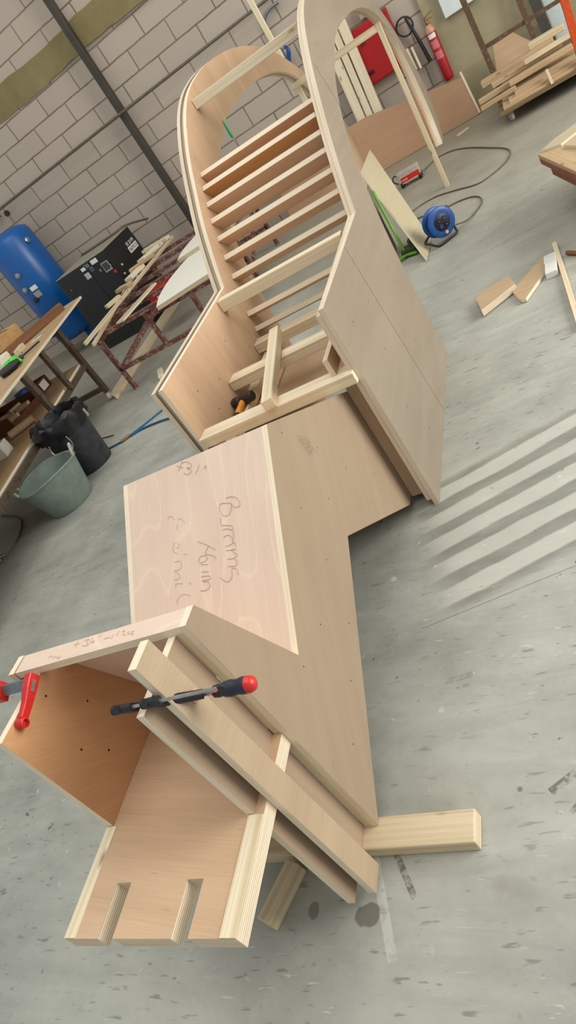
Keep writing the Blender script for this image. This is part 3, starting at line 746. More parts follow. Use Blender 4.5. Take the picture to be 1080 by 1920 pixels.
def red_clamp():
    t = thing('bar_clamp', 'red bar clamp with grey flat bar holding the outer end board of the base unit', 'clamp', (-1.3, .70, .78))
    s = MB(); s.bar((-1.263, .742, .812), (-1.50, .742, .812), .007, .024, (0, .5, .87)); obj('bar', s, 'galv', t, bevel=.001)
    # cast jaw: deep at the bar, tapering to a nose that bears on the board
    P = [(-1.2620, .757, .822), (-1.2620, .728, .812), (-1.2620, .697, .800), (-1.2640, .668, .791)]
    s = MB()
    pr = [(.010, .013), (.010, .013), (.008, .010), (.007, .009)]
    ring = []
    ax = V((0, -.94, -.33)).normalized(); up = V((0, -.33, .94)).normalized()
    for q, (hx, hu) in zip(P, pr):
        q = V(q); ring.append([q + X * hx * a + up * hu * b for a, b in ((-1, -1), (1, -1), (1, 1), (-1, 1))])
    for i in range(3):
        for k in range(4):
            m = (k + 1) % 4; s.face([ring[i][k], ring[i][m], ring[i + 1][m], ring[i + 1][k]], [(0, 0), (1, 0), (1, 1), (0, 1)])
    s.face(ring[0][::-1], [(0, 0)] * 4); s.face(ring[3], [(0, 0)] * 4)
    jaw = obj('jaw', s, 'redp', t, bevel=.002)
    s = MB(); s.lathe([(.0001, 0), (.011, 0), (.013, .004), (.011, .020), (.007, .021), (.006, .014), (.0001, .014)], (-1.2735, .660, .7875), X, 16); obj('jaw_nose', s, 'redp', jaw, smooth=True)
    s = MB(); s.box((-1.2516, .732, .8135), (.001, .008, .026), axes=(X, up, ax)); obj('jaw_label', s, 'steel', jaw)
    s = MB(); s.box((-1.372, .742, .812), (.026, .036, .040), axes=(X, up, ax)); obj('sliding_head', s, 'redp', t, bevel=.003)
M['galv'] = plain('grey_galvanised_bar', rgb(118, 128, 132), 0.4, 0.5, 0.6, 0.06, 60)
red_clamp()

# hammer lying in the front compartment
t = thing('lump_hammer', 'lump hammer with orange handle lying in the front compartment of the arch', 'hammer', (-1.345, 2.27, .53))
s = MB(); c = V((-1.345, 2.295, .553))
s.lathe([(0, -.052), (.018, -.052), (.022, -.046), (.0225, -.02), (.0195, -.012), (.0195, .012), (.0225, .02), (.022, .046), (.018, .052), (0, .052)], c, V((1, -.1, .06)), 12)
obj('head', s, 'dkiron', t, bevel=.001)
s = MB(); s.tube([c + V((0, .012, 0)), c + V((-.004, -.04, -.006)), c + V((-.010, -.088, -.012))], [.012, .0135, .0145], 12); hd = obj('handle', s, 'orange', t, smooth=True)
s = MB(); s.tube([c + V((-.010, -.088, -.012)), c + V((-.014, -.12, -.0155)), c + V((-.018, -.155, -.017))], [.0150, .0135, .0125], 12); obj('grip', s, 'black', t, smooth=True)
M_or = None
# small green screwdriver stuck upright on the top slat
t = thing('screwdriver', 'small screwdriver with green handle standing upright on the top slat', 'screwdriver', (-1.207, 3.30, 1.24))
s = MB(); s.tube([(-1.183, 3.266, 1.2445), (-1.184, 3.272, 1.29)], .0028, 8); obj('shaft', s, 'steel', t, smooth=True)
s = MB(); s.tube([(-1.184, 3.272, 1.282), (-1.185, 3.274, 1.295), (-1.187, 3.28, 1.345), (-1.188, 3.282, 1.36)], [.004, .0068, .0062, .004], 10); obj('handle', s, 'green', t, smooth=True)

# ------------------------------------------------------------------ things on the open floor to the right
t = thing('cable_reel', 'round blue extension cable reel on a black tube stand, on open floor', 'cable reel', (-.78, 4.66, 0))
ax = V((.55, -.83, .06)).normalized(); c = V((-.785, 4.63, .125))
for off, r in ((.038, .095), (-.045, .095)):
    s = MB(); s.lathe([(.001, -.006), (r - .006, -.006), (r, 0), (r - .006, .006), (.07, .008), (.001, .008)], c + ax * off, ax, 40); obj('flange', s, 'bluep', t, smooth=True)
s = MB(); s.lathe([(.001, -.042), (.060, -.042), (.066, -.025), (.066, .025), (.060, .036), (.001, .036)], c, ax, 32); obj('drum', s, 'bluedk', t, smooth=True)
s = MB(); s.lathe([(.001, .042), (.054, .042), (.054, .049), (.049, .053), (.001, .053)], c, ax, 28); sk = obj('socket_plate', s, 'black', t, smooth=True)
u1 = ax.cross(Z).normalized(); u2 = u1.cross(ax)
for k in range(4):
    a = PI / 4 + k * PI / 2; q = c + ax * .0535 + (u1 * math.cos(a) + u2 * math.sin(a)) * .028
    s = MB(); s.lathe([(.001, 0), (.013, 0), (.013, .004), (.010, .006), (.001, .003)], q, ax, 14); obj('socket', s, 'bluedk' if k % 2 else 'black', sk, smooth=True)
s = MB(); s.lathe([(.001, 0), (.012, 0), (.010, .006), (.001, .007)], c + ax * .046 - u2 * .070, ax, 14); obj('reset_button', s, 'palepad', sk, smooth=True)
s = MB()
q = lambda a, b, d: c + u1 * a + u2 * b + ax * d
s.tube(catmull([q(-.07, .036, -.06), q(-.108, .04, -.055), q(-.114, .024, -.048), q(-.08, -.08, .0), (q(-.068, 0, .03)).to_2d().to_3d() + V((0, 0, .010)), q(0, 0, .045).to_2d().to_3d() + V((0, 0, .0095)), q(.08, 0, .04).to_2d().to_3d() + V((0, 0, .010)), q(.118, -.08, .0), q(.12, -.07, -.048), q(.07, -.05, -.06)], 6), .0075, 10)
s.tube(catmull([q(-.07, .036, -.06), q(-.025, .01, -.058), q(0, 0, -.052)], 4), .006, 8)
obj('stand', s, 'black', t, smooth=True)
c1 = [(-1.06, 6.43, .03), (-1.02, 6.62, .007), (-.92, 6.74, .006), (-.776, 6.683, .006), (-.632, 6.481, .006), (-.457, 6.133, .006), (-.35, 5.90, .006), (-.318, 5.728, .006), (-.36, 5.563, .006), (-.453, 5.459, .006), (-.571, 5.413, .006), (-.755, 5.554, .006), (-.907, 5.646, .006), (-1.06, 5.62, .006), (-1.14, 5.5, .006), (-1.10, 5.38, .006), (-.98, 5.34, .006), (-.831, 5.262, .006), (-.71, 5.25, .006), (-.612, 5.195, .006), (-.555, 5.095, .006), (-.545, 4.971, .006), (-.584, 4.86, .006), (-.64, 4.73, .02), (-.70, 4.66, .05)]
s = MB(); s.tube(catmull(c1, 6), .0048, 8); obj('power_cable', s, 'cable', None, 'thin dark cable looping over the floor from the heater to the blue reel', 'cable', smooth=True)

# red and grey fan heater
t = thing('fan_heater', 'small red and grey box heater on black feet, before the leaning brown sheet', 'heater', (-1.14, 6.44, 0))
R = Matrix.Rotation(.02, 3, 'Z'); hx = R @ X; hy = R @ Y
def HB(name, c, s_, m, par=t, bv=.004):
    b = MB(); b.box(V((-1.145, 6.44, 0)) + hx * c[0] + hy * c[1] + Z * c[2], s_, axes=(hx, hy, Z)); return obj(name, b, m, par, bevel=bv)
bd = HB('body', (0, 0, .075), (.19, .10, .09), 'heat')
rp_ = HB('red_panel', (.01, -.0505, .062), (.165, .004, .042), 'redp', bd, .001)
HB('panel_mark', (-.04, -.053, .060), (.05, .001, .012), 'palepad', rp_, 0)
HB('lower_trim', (.0, -.051, .036), (.18, .004, .01), 'heat', bd, .001)
for sx in (-.08, .085):
    b = MB(); b.lathe([(.001, -.012), (.022, -.012), (.026, -.006), (.026, .006), (.022, .012), (.001, .012)], V((-1.145, 6.44, .026)) + hx * sx - hy * .035, hx, 18); obj('foot', b, 'black', t, smooth=True)
    b = MB(); b.lathe([(.001, -.012), (.022, -.012), (.026, -.006), (.026, .006), (.022, .012), (.001, .012)], V((-1.145, 6.44, .026)) + hx * sx + hy * .035, hx, 18); obj('foot', b, 'black', t, smooth=True)
b = MB(); b.tube(catmull([V((-1.235, 6.44, .10)), V((-1.27, 6.43, .115)), V((-1.285, 6.42, .08)), V((-1.25, 6.41, .045))], 5), .005, 8); obj('carry_handle', b, 'black', t, smooth=True)

# brown sheet leaning on the back wall
s = MB(); s.prism([(-2.6, 0), (-.545, 0), (-.575, .36), (-1.5, .52), (-2.6, .545)], (0, 7.45, 0), X, V((0, .42, .91)).normalized(), V((0, -.91, .42)).normalized(), .012, 0, 1)
obj('plywood_sheet', s, ['rust', 'edgel'], None, 'big red-brown plywood sheet leaning low against the block wall', 'board')
M_dummy = None
s = MB(); s.bar((-.530, 7.45, .006), (-.566, 7.615, .37), .02, .02, (1, 0, 0)); obj('timber_batten', s, 'pine2', None, 'thin pale batten leaning at the right end of the brown sheet', 'timber', bevel=.001)
# pale studs behind it
for i, (x0, x1, w, lab) in enumerate([(-1.583, -1.517, .087, 'pale upright stud behind the brown sheet, first of three from the arch side'),
                                      (-1.493, -1.427, .062, 'pale upright stud behind the brown sheet, middle of three'),
                                      (-1.404, -1.338, .084, 'pale upright stud behind the brown sheet, beside the red cabinet')]):
    s = MB(); s.bar((x0, 7.735, 0), (x1, 7.765, 1.42), .045, w, (1, 0, 0)); obj('timber_stud', s, 'pine3', None, lab, 'timber', 'studs against the wall', bevel=.003)

# red cabinet, extinguisher and its hose on the wall
t = thing('fire_cabinet', 'red metal fire cabinet with black latch on the block wall', 'cabinet', (-1.08, 7.85, .66))
s = MB(); s.box((-1.165, 7.87, .905), (.40, .12, .49)); obj('body', s, 'redc', t, bevel=.006)
s = MB(); s.box((-1.165, 7.806, .905), (.375, .012, .465)); dr = obj('door', s, 'redc', t, bevel=.004)
s = MB(); s.box((-1.295, 7.795, .765), (.05, .014, .03)); s.box((-1.282, 7.788, .772), (.02, .016, .02)); obj('latch', s, 'black', dr, bevel=.003)
s = MB(); s.box((-1.26, 7.797, 1.02), (.05, .006, .05)); obj('latch', s, 'darkred', dr, bevel=.003)
s = MB(); s.box((-1.12, 7.88, 1.20), (.16, .06, .045)); s.box((-1.16, 7.86, 1.255), (.05, .05, .06)); obj('meter_box', s, 'grey', None, 'small grey meter fitting above the red cabinet', 'fitting', bevel=.005)

t = thing('fire_extinguisher', 'red fire extinguisher with brass head hanging on the wall', 'fire extinguisher', (-.70, 7.82, .33))
ex = V((-.685, 7.81, .34))
s = MB(); s.lathe([(.001, 0), (.038, 0), (.045, .01), (.046, .03), (.046, .42), (.043, .45), (.033, .475), (.02, .49), (.001, .492)], ex, Z, 28); cy = obj('cylinder', s, 'redx', t, smooth=True)
s = MB(); s.lathe([(.0464, .428), (.0438, .451), (.034, .477), (.021, .492)], ex + V((0, 0, .001)), Z, 28); obj('shoulder_band', s, 'tanband', cy, smooth=True)
s = MB()
for (z0, z1, m) in ((.38, .42, 0), (.29, .36, 1), (.20, .265, 1)):
    for k in range(8):
        a0 = -PI / 2 - .8 + k * .2; a1 = a0 + .2
        f = lambda a, z: ex + V((.0466 * math.cos(a), .0466 * math.sin(a), z))
        s.face([f(a0, z0), f(a1, z0), f(a1, z1), f(a0, z1)], [(0, 0)] * 4, m)
obj('instruction_label', s, ['white', 'labelred'], cy)
s = MB(); s.lathe([(.014, .41), (.016, .43), (.012, .45), (.012, .47), (.001, .47)], ex + Z * .08, Z, 16); s.bar(ex + V((-.02, 0, .55)), ex + V((.075, -.03, .58)), .012, .008); s.bar(ex + V((-.02, 0, .535)), ex + V((.06, -.03, .532)), .012, .006); obj('valve_head', s, 'brass', t, bevel=.002)
t = thing('extinguisher_hose', 'coiled black hose with long black horn hanging on the wall beside the extinguisher', 'hose', (-.85, 7.85, .6))
s = MB(); s.tube([V((-.875 + .076 * math.cos(a), 7.855, .925 + .076 * math.sin(a))) for a in [i * PI / 16 for i in range(-4, 29)]], .008, 8); obj('coil', s, 'black', t, smooth=True)
s = MB(); s.tube([(-.842, 7.85, .985), (-.825, 7.845, .90), (-.80, 7.84, .72), (-.785, 7.84, .56)], [.012, .014, .017, .019], 12); obj('horn', s, 'black', t, smooth=True)
for (x, z) in ((-.925, .60), (-.895, .59), (-.865, .58)):
    pass
s = MB(); s.bar((-.93, 7.86, .56), (-.935, 7.87, .76), .035, .02, (1, 0, 0)); s.bar((-.885, 7.86, .55), (-.89, 7.87, .75), .028, .02, (1, 0, 0)); obj('conduit_offcut', s, 'pine3', None, 'short pale offcuts standing behind the brown sheet below the hose', 'offcut', bevel=.002)

s = MB(); s.box((-.69, 7.10, .008), (.12, .045, .016), .5); obj('timber_offcut', s, 'pine2', None, 'small pale offcut lying on the floor in front of the brown sheet', 'offcut', bevel=.002)
# white box and conduits on the pier
s = MB(); s.box((-.375, 7.86, .99), (.31, .10, .40)); obj('electrical_box', s, 'whitebox', None, 'white electrical box fixed high on the rendered pier', 'box', bevel=.006)
for x, lab in ((-.372, 'thin grey conduit on the pier below the white box, nearer the extinguisher'), (-.325, 'thin grey conduit on the pier below the white box, beside the trolley frame')):
    s = MB(); s.tube([(x, 7.905, .795), (x - .015, 7.905, .32)], .011, 8); obj('conduit_pipe', s, 'galv', None, lab, 'pipe', smooth=True)

# leaning pale offcut sheet over a green stand, inside the arch
s = MB()
A0, A1 = V((-.915, 4.42, .002)), V((-.905, 4.76, .002)); B0, B1, B2 = V((-1.22, 5.10, .37)), V((-1.235, 5.30, .50)), V((-1.225, 5.82, .505))
nrm = (A1 - A0).cross(B1 - A0).normalized(); 
if nrm.z < 0: nrm = -nrm
o_ = A0; a_ = (A1 - A0).normalized(); b_ = nrm.cross(a_)
prj = lambda p: ((p - o_).dot(a_), (p - o_).dot(b_))
s.prism([prj(p) for p in (A0, A1, B2, B1, B0)], o_, a_, b_, nrm, .012, 0, 1)
obj('plywood_offcut', s, ['cream', 'edgel'], None, 'pale pointed plywood offcut leaning inside the arch beside the cable reel', 'board')
t = thing('green_stand', 'green tube stand on the floor behind the leaning pale offcut', 'stand', (-1.1, 4.68, 0))
s = MB(); s.tube([(-1.063, 4.66, .02), (-1.10, 4.80, .30), (-1.12, 4.88, .44)], .009, 10); obj('leg', s, 'green2', t, smooth=True)
s = MB(); s.tube([(-1.19, 4.60, .016), (-1.063, 4.66, .02), (-.985, 4.63, .016)], .011, 10); obj('foot', s, 'green2', t, smooth=True)
s = MB(); s.box((-1.04, 4.70, .03), (.10, .09, .05)); s.box((-1.0, 4.69, .075), (.05, .05, .05)); obj('foot_plate', s, 'darkgreen', t, bevel=.006)
s = MB(); s.box((-1.24, 4.86, .175), (.14, .26, .34)); obj('crate', s, 'oldwood', None, 'dark weathered wooden crate inside the arch behind the green stand', 'crate', bevel=.004)

# offcuts on the floor at the right
def flat(name, pts, z, h, mats, lab, cat='offcut', group=None):
    s = MB(); s.prism(pts, (0, 0, z), X, Y, Z, h, 0, 1); return obj(name, s, mats, None, lab, cat, group, bevel=.002)
flat('plywood_offcut', [(-.587, 3.491), (-.412, 3.563), (-.381, 3.425), (-.555, 3.301)], .004, .036, ['tanlight', 'edge'], 'tan plywood block with nail points in its edge, lying on the open floor', group='floor offcuts')
flat('plywood_offcut', [(-.406, 3.415), (-.236, 3.645), (-.233, 3.475), (-.345, 3.262), (-.368, 3.268), (-.385, 3.315)], .002, .018, ['tanlight', 'edgel'], 'orange-tan plywood piece with clipped corner on the floor between a block and a white box', group='floor offcuts')
t = thing('white_carton', 'small white carton on the floor beside the orange-tan plywood piece', 'box', (-.21, 3.5, 0))
s = MB(); s.box((-.207, 3.50, .017), (.055, .21, .032), -.06); obj('body', s, 'white', t, bevel=.002)
s = MB(); s.box((-.207, 3.55, .0336), (.054, .09, .001), -.06); obj('lid_flap', s, 'paper', t)
s = MB(); s.bar((-.172, 3.745, .012), (-.150, 2.80, .012), .022, .022); obj('timber_batten', s, 'pine', None, 'long thin pale batten lying on the floor beside the white carton', 'timber', bevel=.002)
s = MB(); s.tube([(-.127, 3.572, .013), (-.03, 3.445, .013), (.05, 3.34, .013)], [.011, .012, .011], 10); obj('wooden_dowel', s, 'brownwood', None, 'round brown wooden handle lying on the floor at the edge of the picture', 'handle', smooth=True)
# ------------------------------------------------------------------ timber trolley at the far right
t = thing('timber_trolley', 'low timber trolley on castors with brown metal frame, loaded with planks', 'trolley', (.15, 6.7, 0))
s = MB(); s.box((.28, 7.02, .115), (1.22, 1.20, .03)); obj('deck', s, 'oldwood', t, bevel=.003)
for x, y in ((-.26, 6.58), (-.26, 7.48), (.7, 6.58), (.7, 7.48)):
    s = MB(); s.lathe([(.001, -.014), (.030, -.014), (.036, -.008), (.036, .008), (.030, .014), (.001, .014)], (x, y, .036), V((.9, .3, 0)), 20); w = obj('castor', s, 'castor', t, smooth=True)
    s = MB(); s.box((x, y, .078), (.05, .045, .045)); obj('fork', s, 'galv', w, bevel=.004)
for p, q in (((-.335, 7.22, 1.35), (-.285, 7.12, .13)), ((.03, 7.22, 1.35), (.09, 7.14, .13)), ((.62, 7.22, 1.35), (.66, 7.14, .13))):
    s = MB(); s.bar(p, q, .045, .045, (0, 1, 0)); obj('upright', s, 'rustmetal', t, bevel=.002)
s = MB(); s.bar((-.30, 7.17, .50), (.66, 7.17, .50), .03, .03); obj('cross_bar', s, 'rustmetal', t, bevel=.002)
s = MB(); s.bar((.345, 6.46, 1.3), (.315, 6.43, .13), .055, .05, (0, 1, 0)); obj('orange_post', s, 'orangep', t, bevel=.003)
planks = [
 ((-.405, 7.00, .285), (.20, 6.98, .30), .11, .05, 'long round-edged tan plank lying topmost at the back of the trolley load'),
 ((-.33, 6.86, .262), (.24, 6.90, .262), .07, .04, 'tan plank on the trolley just in front of the topmost plank'),
 ((-.46, 6.78, .215), (.10, 6.80, .225), .06, .04, 'narrow batten on the trolley sticking out at the left end, behind the front batten'),
 ((-.455, 6.66, .185), (-.16, 6.62, .20), .035, .035, 'short front batten on the trolley sticking out furthest to the left'),
 ((-.20, 6.70, .235), (.30, 6.72, .235), .075, .04, 'pale plank in the middle of the trolley load'),
 ((.02, 7.05, .342), (.30, 7.02, .342), .10, .045, 'short thick block on top of the trolley load beside the orange post'),
 ((-.05, 6.78, .300), (.32, 6.80, .300), .05, .035, 'thin lath lying on the pale plank of the trolley load'),
]
for p, q, w, d, lab in planks:
    s = MB(); s.bar(p, q, w, d); obj('timber_plank', s, random.choice(['pine2', 'tanwood']), None, lab, 'timber', 'planks on the trolley', bevel=.006)
z = .131
for i, lab in enumerate(('lowest plywood board on the trolley deck', 'second plywood board from below on the trolley deck', 'upper plywood board on the trolley deck, under the planks')):
    s = MB(); s.box((.22 + .03 * i, 6.74 + .02 * i, z + .0085), (1.02 - .05 * i, .60 - .03 * i, .017), 0, 0, 1); obj('plywood_board', s, 'tanwood', None, lab, 'board', 'boards on the trolley'); z += .0175
s = MB(); s.bar((.085, 6.435, .125), (.078, 6.445, .235), .045, .022, (1, 0, 0)); obj('timber_block', s, 'pine2', None, 'small upright block standing at the front edge of the trolley boards', 'timber', bevel=.003)
s = MB(); s.prism([(-.30, .0), (.02, .0), (.05, .16), (-.06, .30), (-.24, .29)], (0, 7.52, .131), X, V((0, .25, .97)).normalized(), V((0, -.97, .25)).normalized(), .016, 0, 1); obj('plywood_offcut', s, ['warm', 'edge'], None, 'reddish plywood offcut with slanted corners leaning at the back of the trolley', 'board')
for (x0, x1, lab, m, zt, y) in ((.16, .245, 'dark grey board leaning against the pier behind the trolley', 'slate', 1.1, 7.62), (.255, .37, 'pale blue-grey board leaning against the pier behind the trolley', 'paleblue', 1.15, 7.66)):
    s = MB(); s.prism([(x0, 0), (x1, 0), (x1 - .05, zt), (x0 - .05, zt)], (0, y, .0), X, V((0, .15, .99)).normalized(), V((0, -.99, .15)).normalized(), .02, 0, 0); obj('leaning_board', s, m, None, lab, 'board')

# low red-brown platform at the right edge, with pale sheets on it
t = thing('platform_table', 'low red-brown wheeled platform at the right edge, carrying pale sheets', 'table', (.25, 4.1, 0))
a = V((.245, -.97, 0)).normalized(); b = V((.97, .245, 0)).normalized(); c0 = V((-.118, 4.29, 0))
def tb(u0, u1, w0, w1, z0, z1): 
    s = MB(); c = c0 + a * ((u0 + u1) / 2) + b * ((w0 + w1) / 2) + Z * ((z0 + z1) / 2); s.box(c, (u1 - u0, w1 - w0, z1 - z0), axes=(a, b, Z)); return s
obj('top_board', tb(0, .9, 0, .75, .277, .300), 'tanwood', t, bevel=.002)
obj('side_rail', tb(0, .9, 0, .03, .245, .2765), 'redbrown', t, bevel=.002)
obj('apron', tb(.03, .87, .03, .72, .17, .2445), 'redbrown', t, bevel=.002)
for u, w in ((.32, .18), (.32, .62), (.75, .18), (.75, .62)):
    s = MB(); q = c0 + a * u + b * w; s.lathe([(.001, -.02), (.055, -.02), (.062, -.01), (.062, .01), (.055, .02), (.001, .02)], q + Z * .062, a, 20); wl = obj('wheel', s, 'black', t, smooth=True)
    s = MB(); s.box(q + Z * .15, (.05, .05, .04)); obj('bracket', s, 'redbrown', wl)
def sheet(pts, z, h, m, lab):
    s = MB(); s.prism(pts, c0 + Z * z, b, a, Z, h, 0, 1); obj('plywood_sheet', s, m, None, lab, 'board', 'sheets on the platform')
sheet([(.02, .01), (.10, .10), (.22, .05), (.40, -.05), (.35, -.12), (.12, -.05)], .3005, .012, ['cream', 'edgel'], 'small torn-edged tan sheet on the corner of the red-brown platform')
sheet([(.10, .16), (.20, .75), (.72, .75), (.72, -.1), (.42, -.04)], .3005, .014, ['cream', 'edgel'], 'large pale sheet lying on the red-brown platform')

# ------------------------------------------------------------------ back wall left: post, conduits
s = MB(); s.bar((-3.715, 7.77, 0), (-3.715, 7.77, 3.9), .078, .078, (0, 1, 0)); obj('steel_post', s, 'postgrey', None, 'tall dark steel post standing against the block wall', 'post', bevel=.012)
s = MB(); s.tube([(-8.5, 7.80, 1.785), (-3.75, 7.69, 1.778), (-1.9, 7.86, 1.775), (-1.0, 7.90, 1.775)], .014, 8); obj('conduit_pipe', s, 'darkpipe', None, 'long thin horizontal conduit running along the block wall across the steel post', 'pipe', smooth=True)
s = MB(); s.tube(catmull([(-1.80, 7.88, 1.70), (-1.90, 7.88, 1.70), (-1.985, 7.88, 1.65), (-2.0, 7.88, 1.54), (-1.985, 7.88, 1.40), (-1.95, 7.88, 1.10), (-1.94, 7.88, .6)], 6), .014, 8); obj('conduit_pipe', s, 'galv', None, 'grey conduit with a curved top on the block wall behind the arch', 'pipe', smooth=True)
t = thing('air_gun', 'blue and silver air gun hanging on the wall beside the curved conduit', 'air gun', (-1.93, 7.82, 1.2))
s = MB(); s.tube(catmull([(-1.925, 7.84, 1.38), (-1.90, 7.82, 1.33), (-1.93, 7.82, 1.27), (-1.95, 7.82, 1.22)], 5), [.014] * 16, 10); s.tube([(-1.90, 7.82, 1.37), (-1.955, 7.82, 1.26)], .009, 8); obj('grip', s, 'bluep', t, smooth=True)
s = MB(); s.tube([(-1.945, 7.82, 1.23), (-1.95, 7.82, 1.17)], .016, 10); s.tube([(-1.93, 7.84, 1.19), (-1.95, 7.84, 1.11)], .008, 8); obj('nozzle', s, 'steel', t, smooth=True)

# blue air receiver
t = thing('air_tank', 'tall blue upright air tank with domed ends by the block wall', 'tank', (-5.66, 7.38, 0))
tc = V((-5.72, 7.46, 0)); r = .30
s = MB(); pf = [(.001, .17), (.10, .172), (.20, .185), (.27, .21), (r, .25), (r, 1.45), (.28, 1.50), (.22, 1.54), (.12, 1.565), (.001, 1.57)]
s.lathe(pf, tc, Z, 40); body = obj('shell', s, 'blue', t, smooth=True)
for k in range(3):
    an = k * 2 * PI / 3 - .6; q = tc + V((math.cos(an), math.sin(an), 0)) * .22
    s = MB(); s.bar(q, q + Z * .27, .08, .012, (math.cos(an), math.sin(an), 0)); obj('leg', s, 'blue', t, bevel=.003)
def onshell(ang, z, rr=r): return tc + V((math.cos(ang), math.sin(ang), 0)) * rr + Z * z
vd = math.atan2(-7.4, 5.66)
for an, z, m in ((vd - .55, 1.12, 'steel'), (vd - .72, .95, 'steel'), (vd + .62, 1.36, 'steel'), (vd - .95, 1.42, 'steel'), (vd - .62, .80, 'darkfit')):
    d = V((math.cos(an), math.sin(an), 0)); s = MB(); s.lathe([(.001, -.01), (.03, -.01), (.032, .025), (.02, .03), (.001, .032)], onshell(an, z), d, 14); obj('fitting', s, m, body, smooth=True)
for an, z, h, m in ((vd - .38, .92, .05, 'white'), (vd - .40, .84, .07, 'grey')):
    s = MB(); d = V((math.cos(an), math.sin(an), 0)); s.box(onshell(an, z, r + .001), (.004, .09, h), axes=(d, Z.cross(d), Z)); obj('plate', s, m, body)
s = MB(); s.tube([(-6.2, 7.82, 1.73), (-5.85, 7.82, 1.73)], .018, 8); s.lathe([(.001, 0), (.035, 0), (.035, .02), (.001, .02)], (-5.72, 7.80, 1.70), V((0, -1, 0)), 14); obj('wall_valve', s, 'darkfit', None, 'dark pipe valve on the wall above the blue tank', 'valve', smooth=True)

# black compressor cabinet
t = thing('compressor_cabinet', 'black screw compressor cabinet with control panel standing beside the blue tank', 'compressor', (-4.57, 7.0, 0))
s = MB(); s.box((-4.575, 6.99, .445), (.71, .72, .89)); cb = obj('body', s, 'blackm', t, bevel=.006)
s = MB(); s.box((-4.575, 6.995, .8915), (.715, .725, .006)); obj('lid', s, 'dustlid', t, bevel=.002)
s = MB(); s.box((-4.71, 6.628, .42), (.42, .006, .72)); obj('front_door', s, 'blackm', cb, bevel=.002)
def fb(name, x, z, w, h, m, y=6.624, par=cb):
    s = MB(); s.box((x, y, z), (w, .006, h)); return obj(name, s, m, par, bevel=.0015)
fb('label', -4.545, .842, .055, .035, 'white'); fb('label', -4.475, .852, .05, .04, 'galv'); fb('green_lamp', -4.508, .866, .016, .018, 'green')
gr = fb('vent', -4.545, .765, .062, .06, 'white')
for k in range(3): fb('vent_slot', -4.545, .748 + k * .017, .056, .004, 'black', 6.6205, gr)
fb('switch', -4.452, .80, .045, .045, 'galv'); fb('switch_knob', -4.452, .80, .02, .02, 'black', 6.620)
fb('notice', -4.375, .852, .085, .045, 'white'); 
sc_ = fb('screen_frame', -4.285, .745, .095, .105, 'grey'); fb('screen', -4.285, .75, .07, .075, 'screen', 6.6205, sc_)
fb('door_latch', -4.375, .745, .03, .028, 'galv'); fb('door_latch', -4.83, .735, .016, .02, 'brass'); fb('key_switch', -4.235, .66, .03, .03, 'redp')
fb('label', -4.245, .735, .02, .02, 'white')
xs = -4.2175
s = MB(); s.box((xs, 7.19, .700), (.004, .225, .066)); pl = obj('name_plate', s, 'white', cb)
lettering('name_lettering', 'BETICO', .052, (xs + .003, 7.094, .682), (0, 1, 0), (0, 0, 1), 'black', pl, sx=1.12)
lettering('name_lettering', 'ER 20 PM', .056, (xs + .001, 7.084, .745), (0, 1, 0), (0, 0, 1), 'white', cb, sx=.92)
s = MB(); s.box((xs, 6.98, .47), (.004, .25, .018)); obj('side_label', s, 'white', cb)
for (y, z) in ((6.78, .66), (6.72, .58)):
    s = MB(); s.lathe([(.001, 0), (.012, 0), (.010, .008), (.001, .009)], (xs, y, z), X, 10); obj('side_stud', s, 'white', cb, smooth=True)
s = MB(); s.tube(catmull([(-5.35, 7.80, .80), (-5.05, 7.55, .89), (-4.88, 7.33, .9075), (-4.65, 7.30, .9075), (-4.4, 7.31, .9075), (-4.27, 7.42, .90), (-4.2, 7.8, .80)], 6), .012, 8); obj('air_hose', s, 'darkpipe', None, 'dark hose running behind the top of the black compressor', 'hose', smooth=True)

# ------------------------------------------------------------------ red-brown rack with laths
t = thing('steel_trestle_rack', 'rusty red-brown steel trestle rack with parallel bars, standing left of the arch', 'rack', (-2.9, 5.6, 0))
zr = .543
def bar_(name, p, q, w=.035, m='rackred'):
    s = MB(); s.bar(p, q, w, w, (0, 0, 1) if abs((V(q) - V(p)).normalized().z) < .9 else (0, 1, 0)); return obj(name, s, m, t, bevel=.002)
for y in (4.865, 5.25, 5.65, 6.05, 6.5, 6.95):
    bar_('top_bar', (-3.66 - .18 * (y - 4.865), y, zr - .018), (-2.66, y, zr - .018))
for x, x2 in ((-3.655, -4.03), (-2.68, -2.68)):
    bar_('side_bar', (x, 4.865, zr - .055), (x2, 6.95, zr - .055))
for x, y, zb in ((-3.655, 4.865, 0), (-2.68, 4.865, 0), (-4.03, 6.95, 0), (-2.68, 6.95, 0), (-2.68, 6.1, 0)):
    bar_('leg', (x, y, zb), (x, y, zr - .036))
bar_('leg', (-3.13, 4.865, .22), (-3.13, 4.865, zr - .036))
bar_('low_rail', (-3.655, 4.865, .205), (-2.68, 4.865, .205)); bar_('low_rail', (-4.03, 6.95, .205), (-2.68, 6.95, .205)); bar_('low_rail', (-3.87, 6.1, .205), (-2.68, 6.1, .205)); bar_('low_rail', (-3.655, 4.865, .205), (-4.03, 6.95, .205))
bar_('brace', (-3.62, 4.90, .215), (-3.15, 5.9, .50), .028)
bar_('brace', (-2.68, 6.12, .10), (-2.68, 6.92, .48), .028)
def lath(p, q, w, d, lab, m='pine2'):
    s = MB(); s.bar(p, q, w, d); return obj('timber_lath', s, m, None, lab, 'timber', 'laths on the rack', bevel=.002)
lath((-3.48, 4.55, .560), (-4.05, 7.25, .60), .020, .030, 'long thin lath on the rack, the one nearer the black compressor')
lath((-3.50, 4.50, .607), (-3.62, 6.95, .60), .020, .030, 'long thin lath on the rack, crossing nearer the arch')
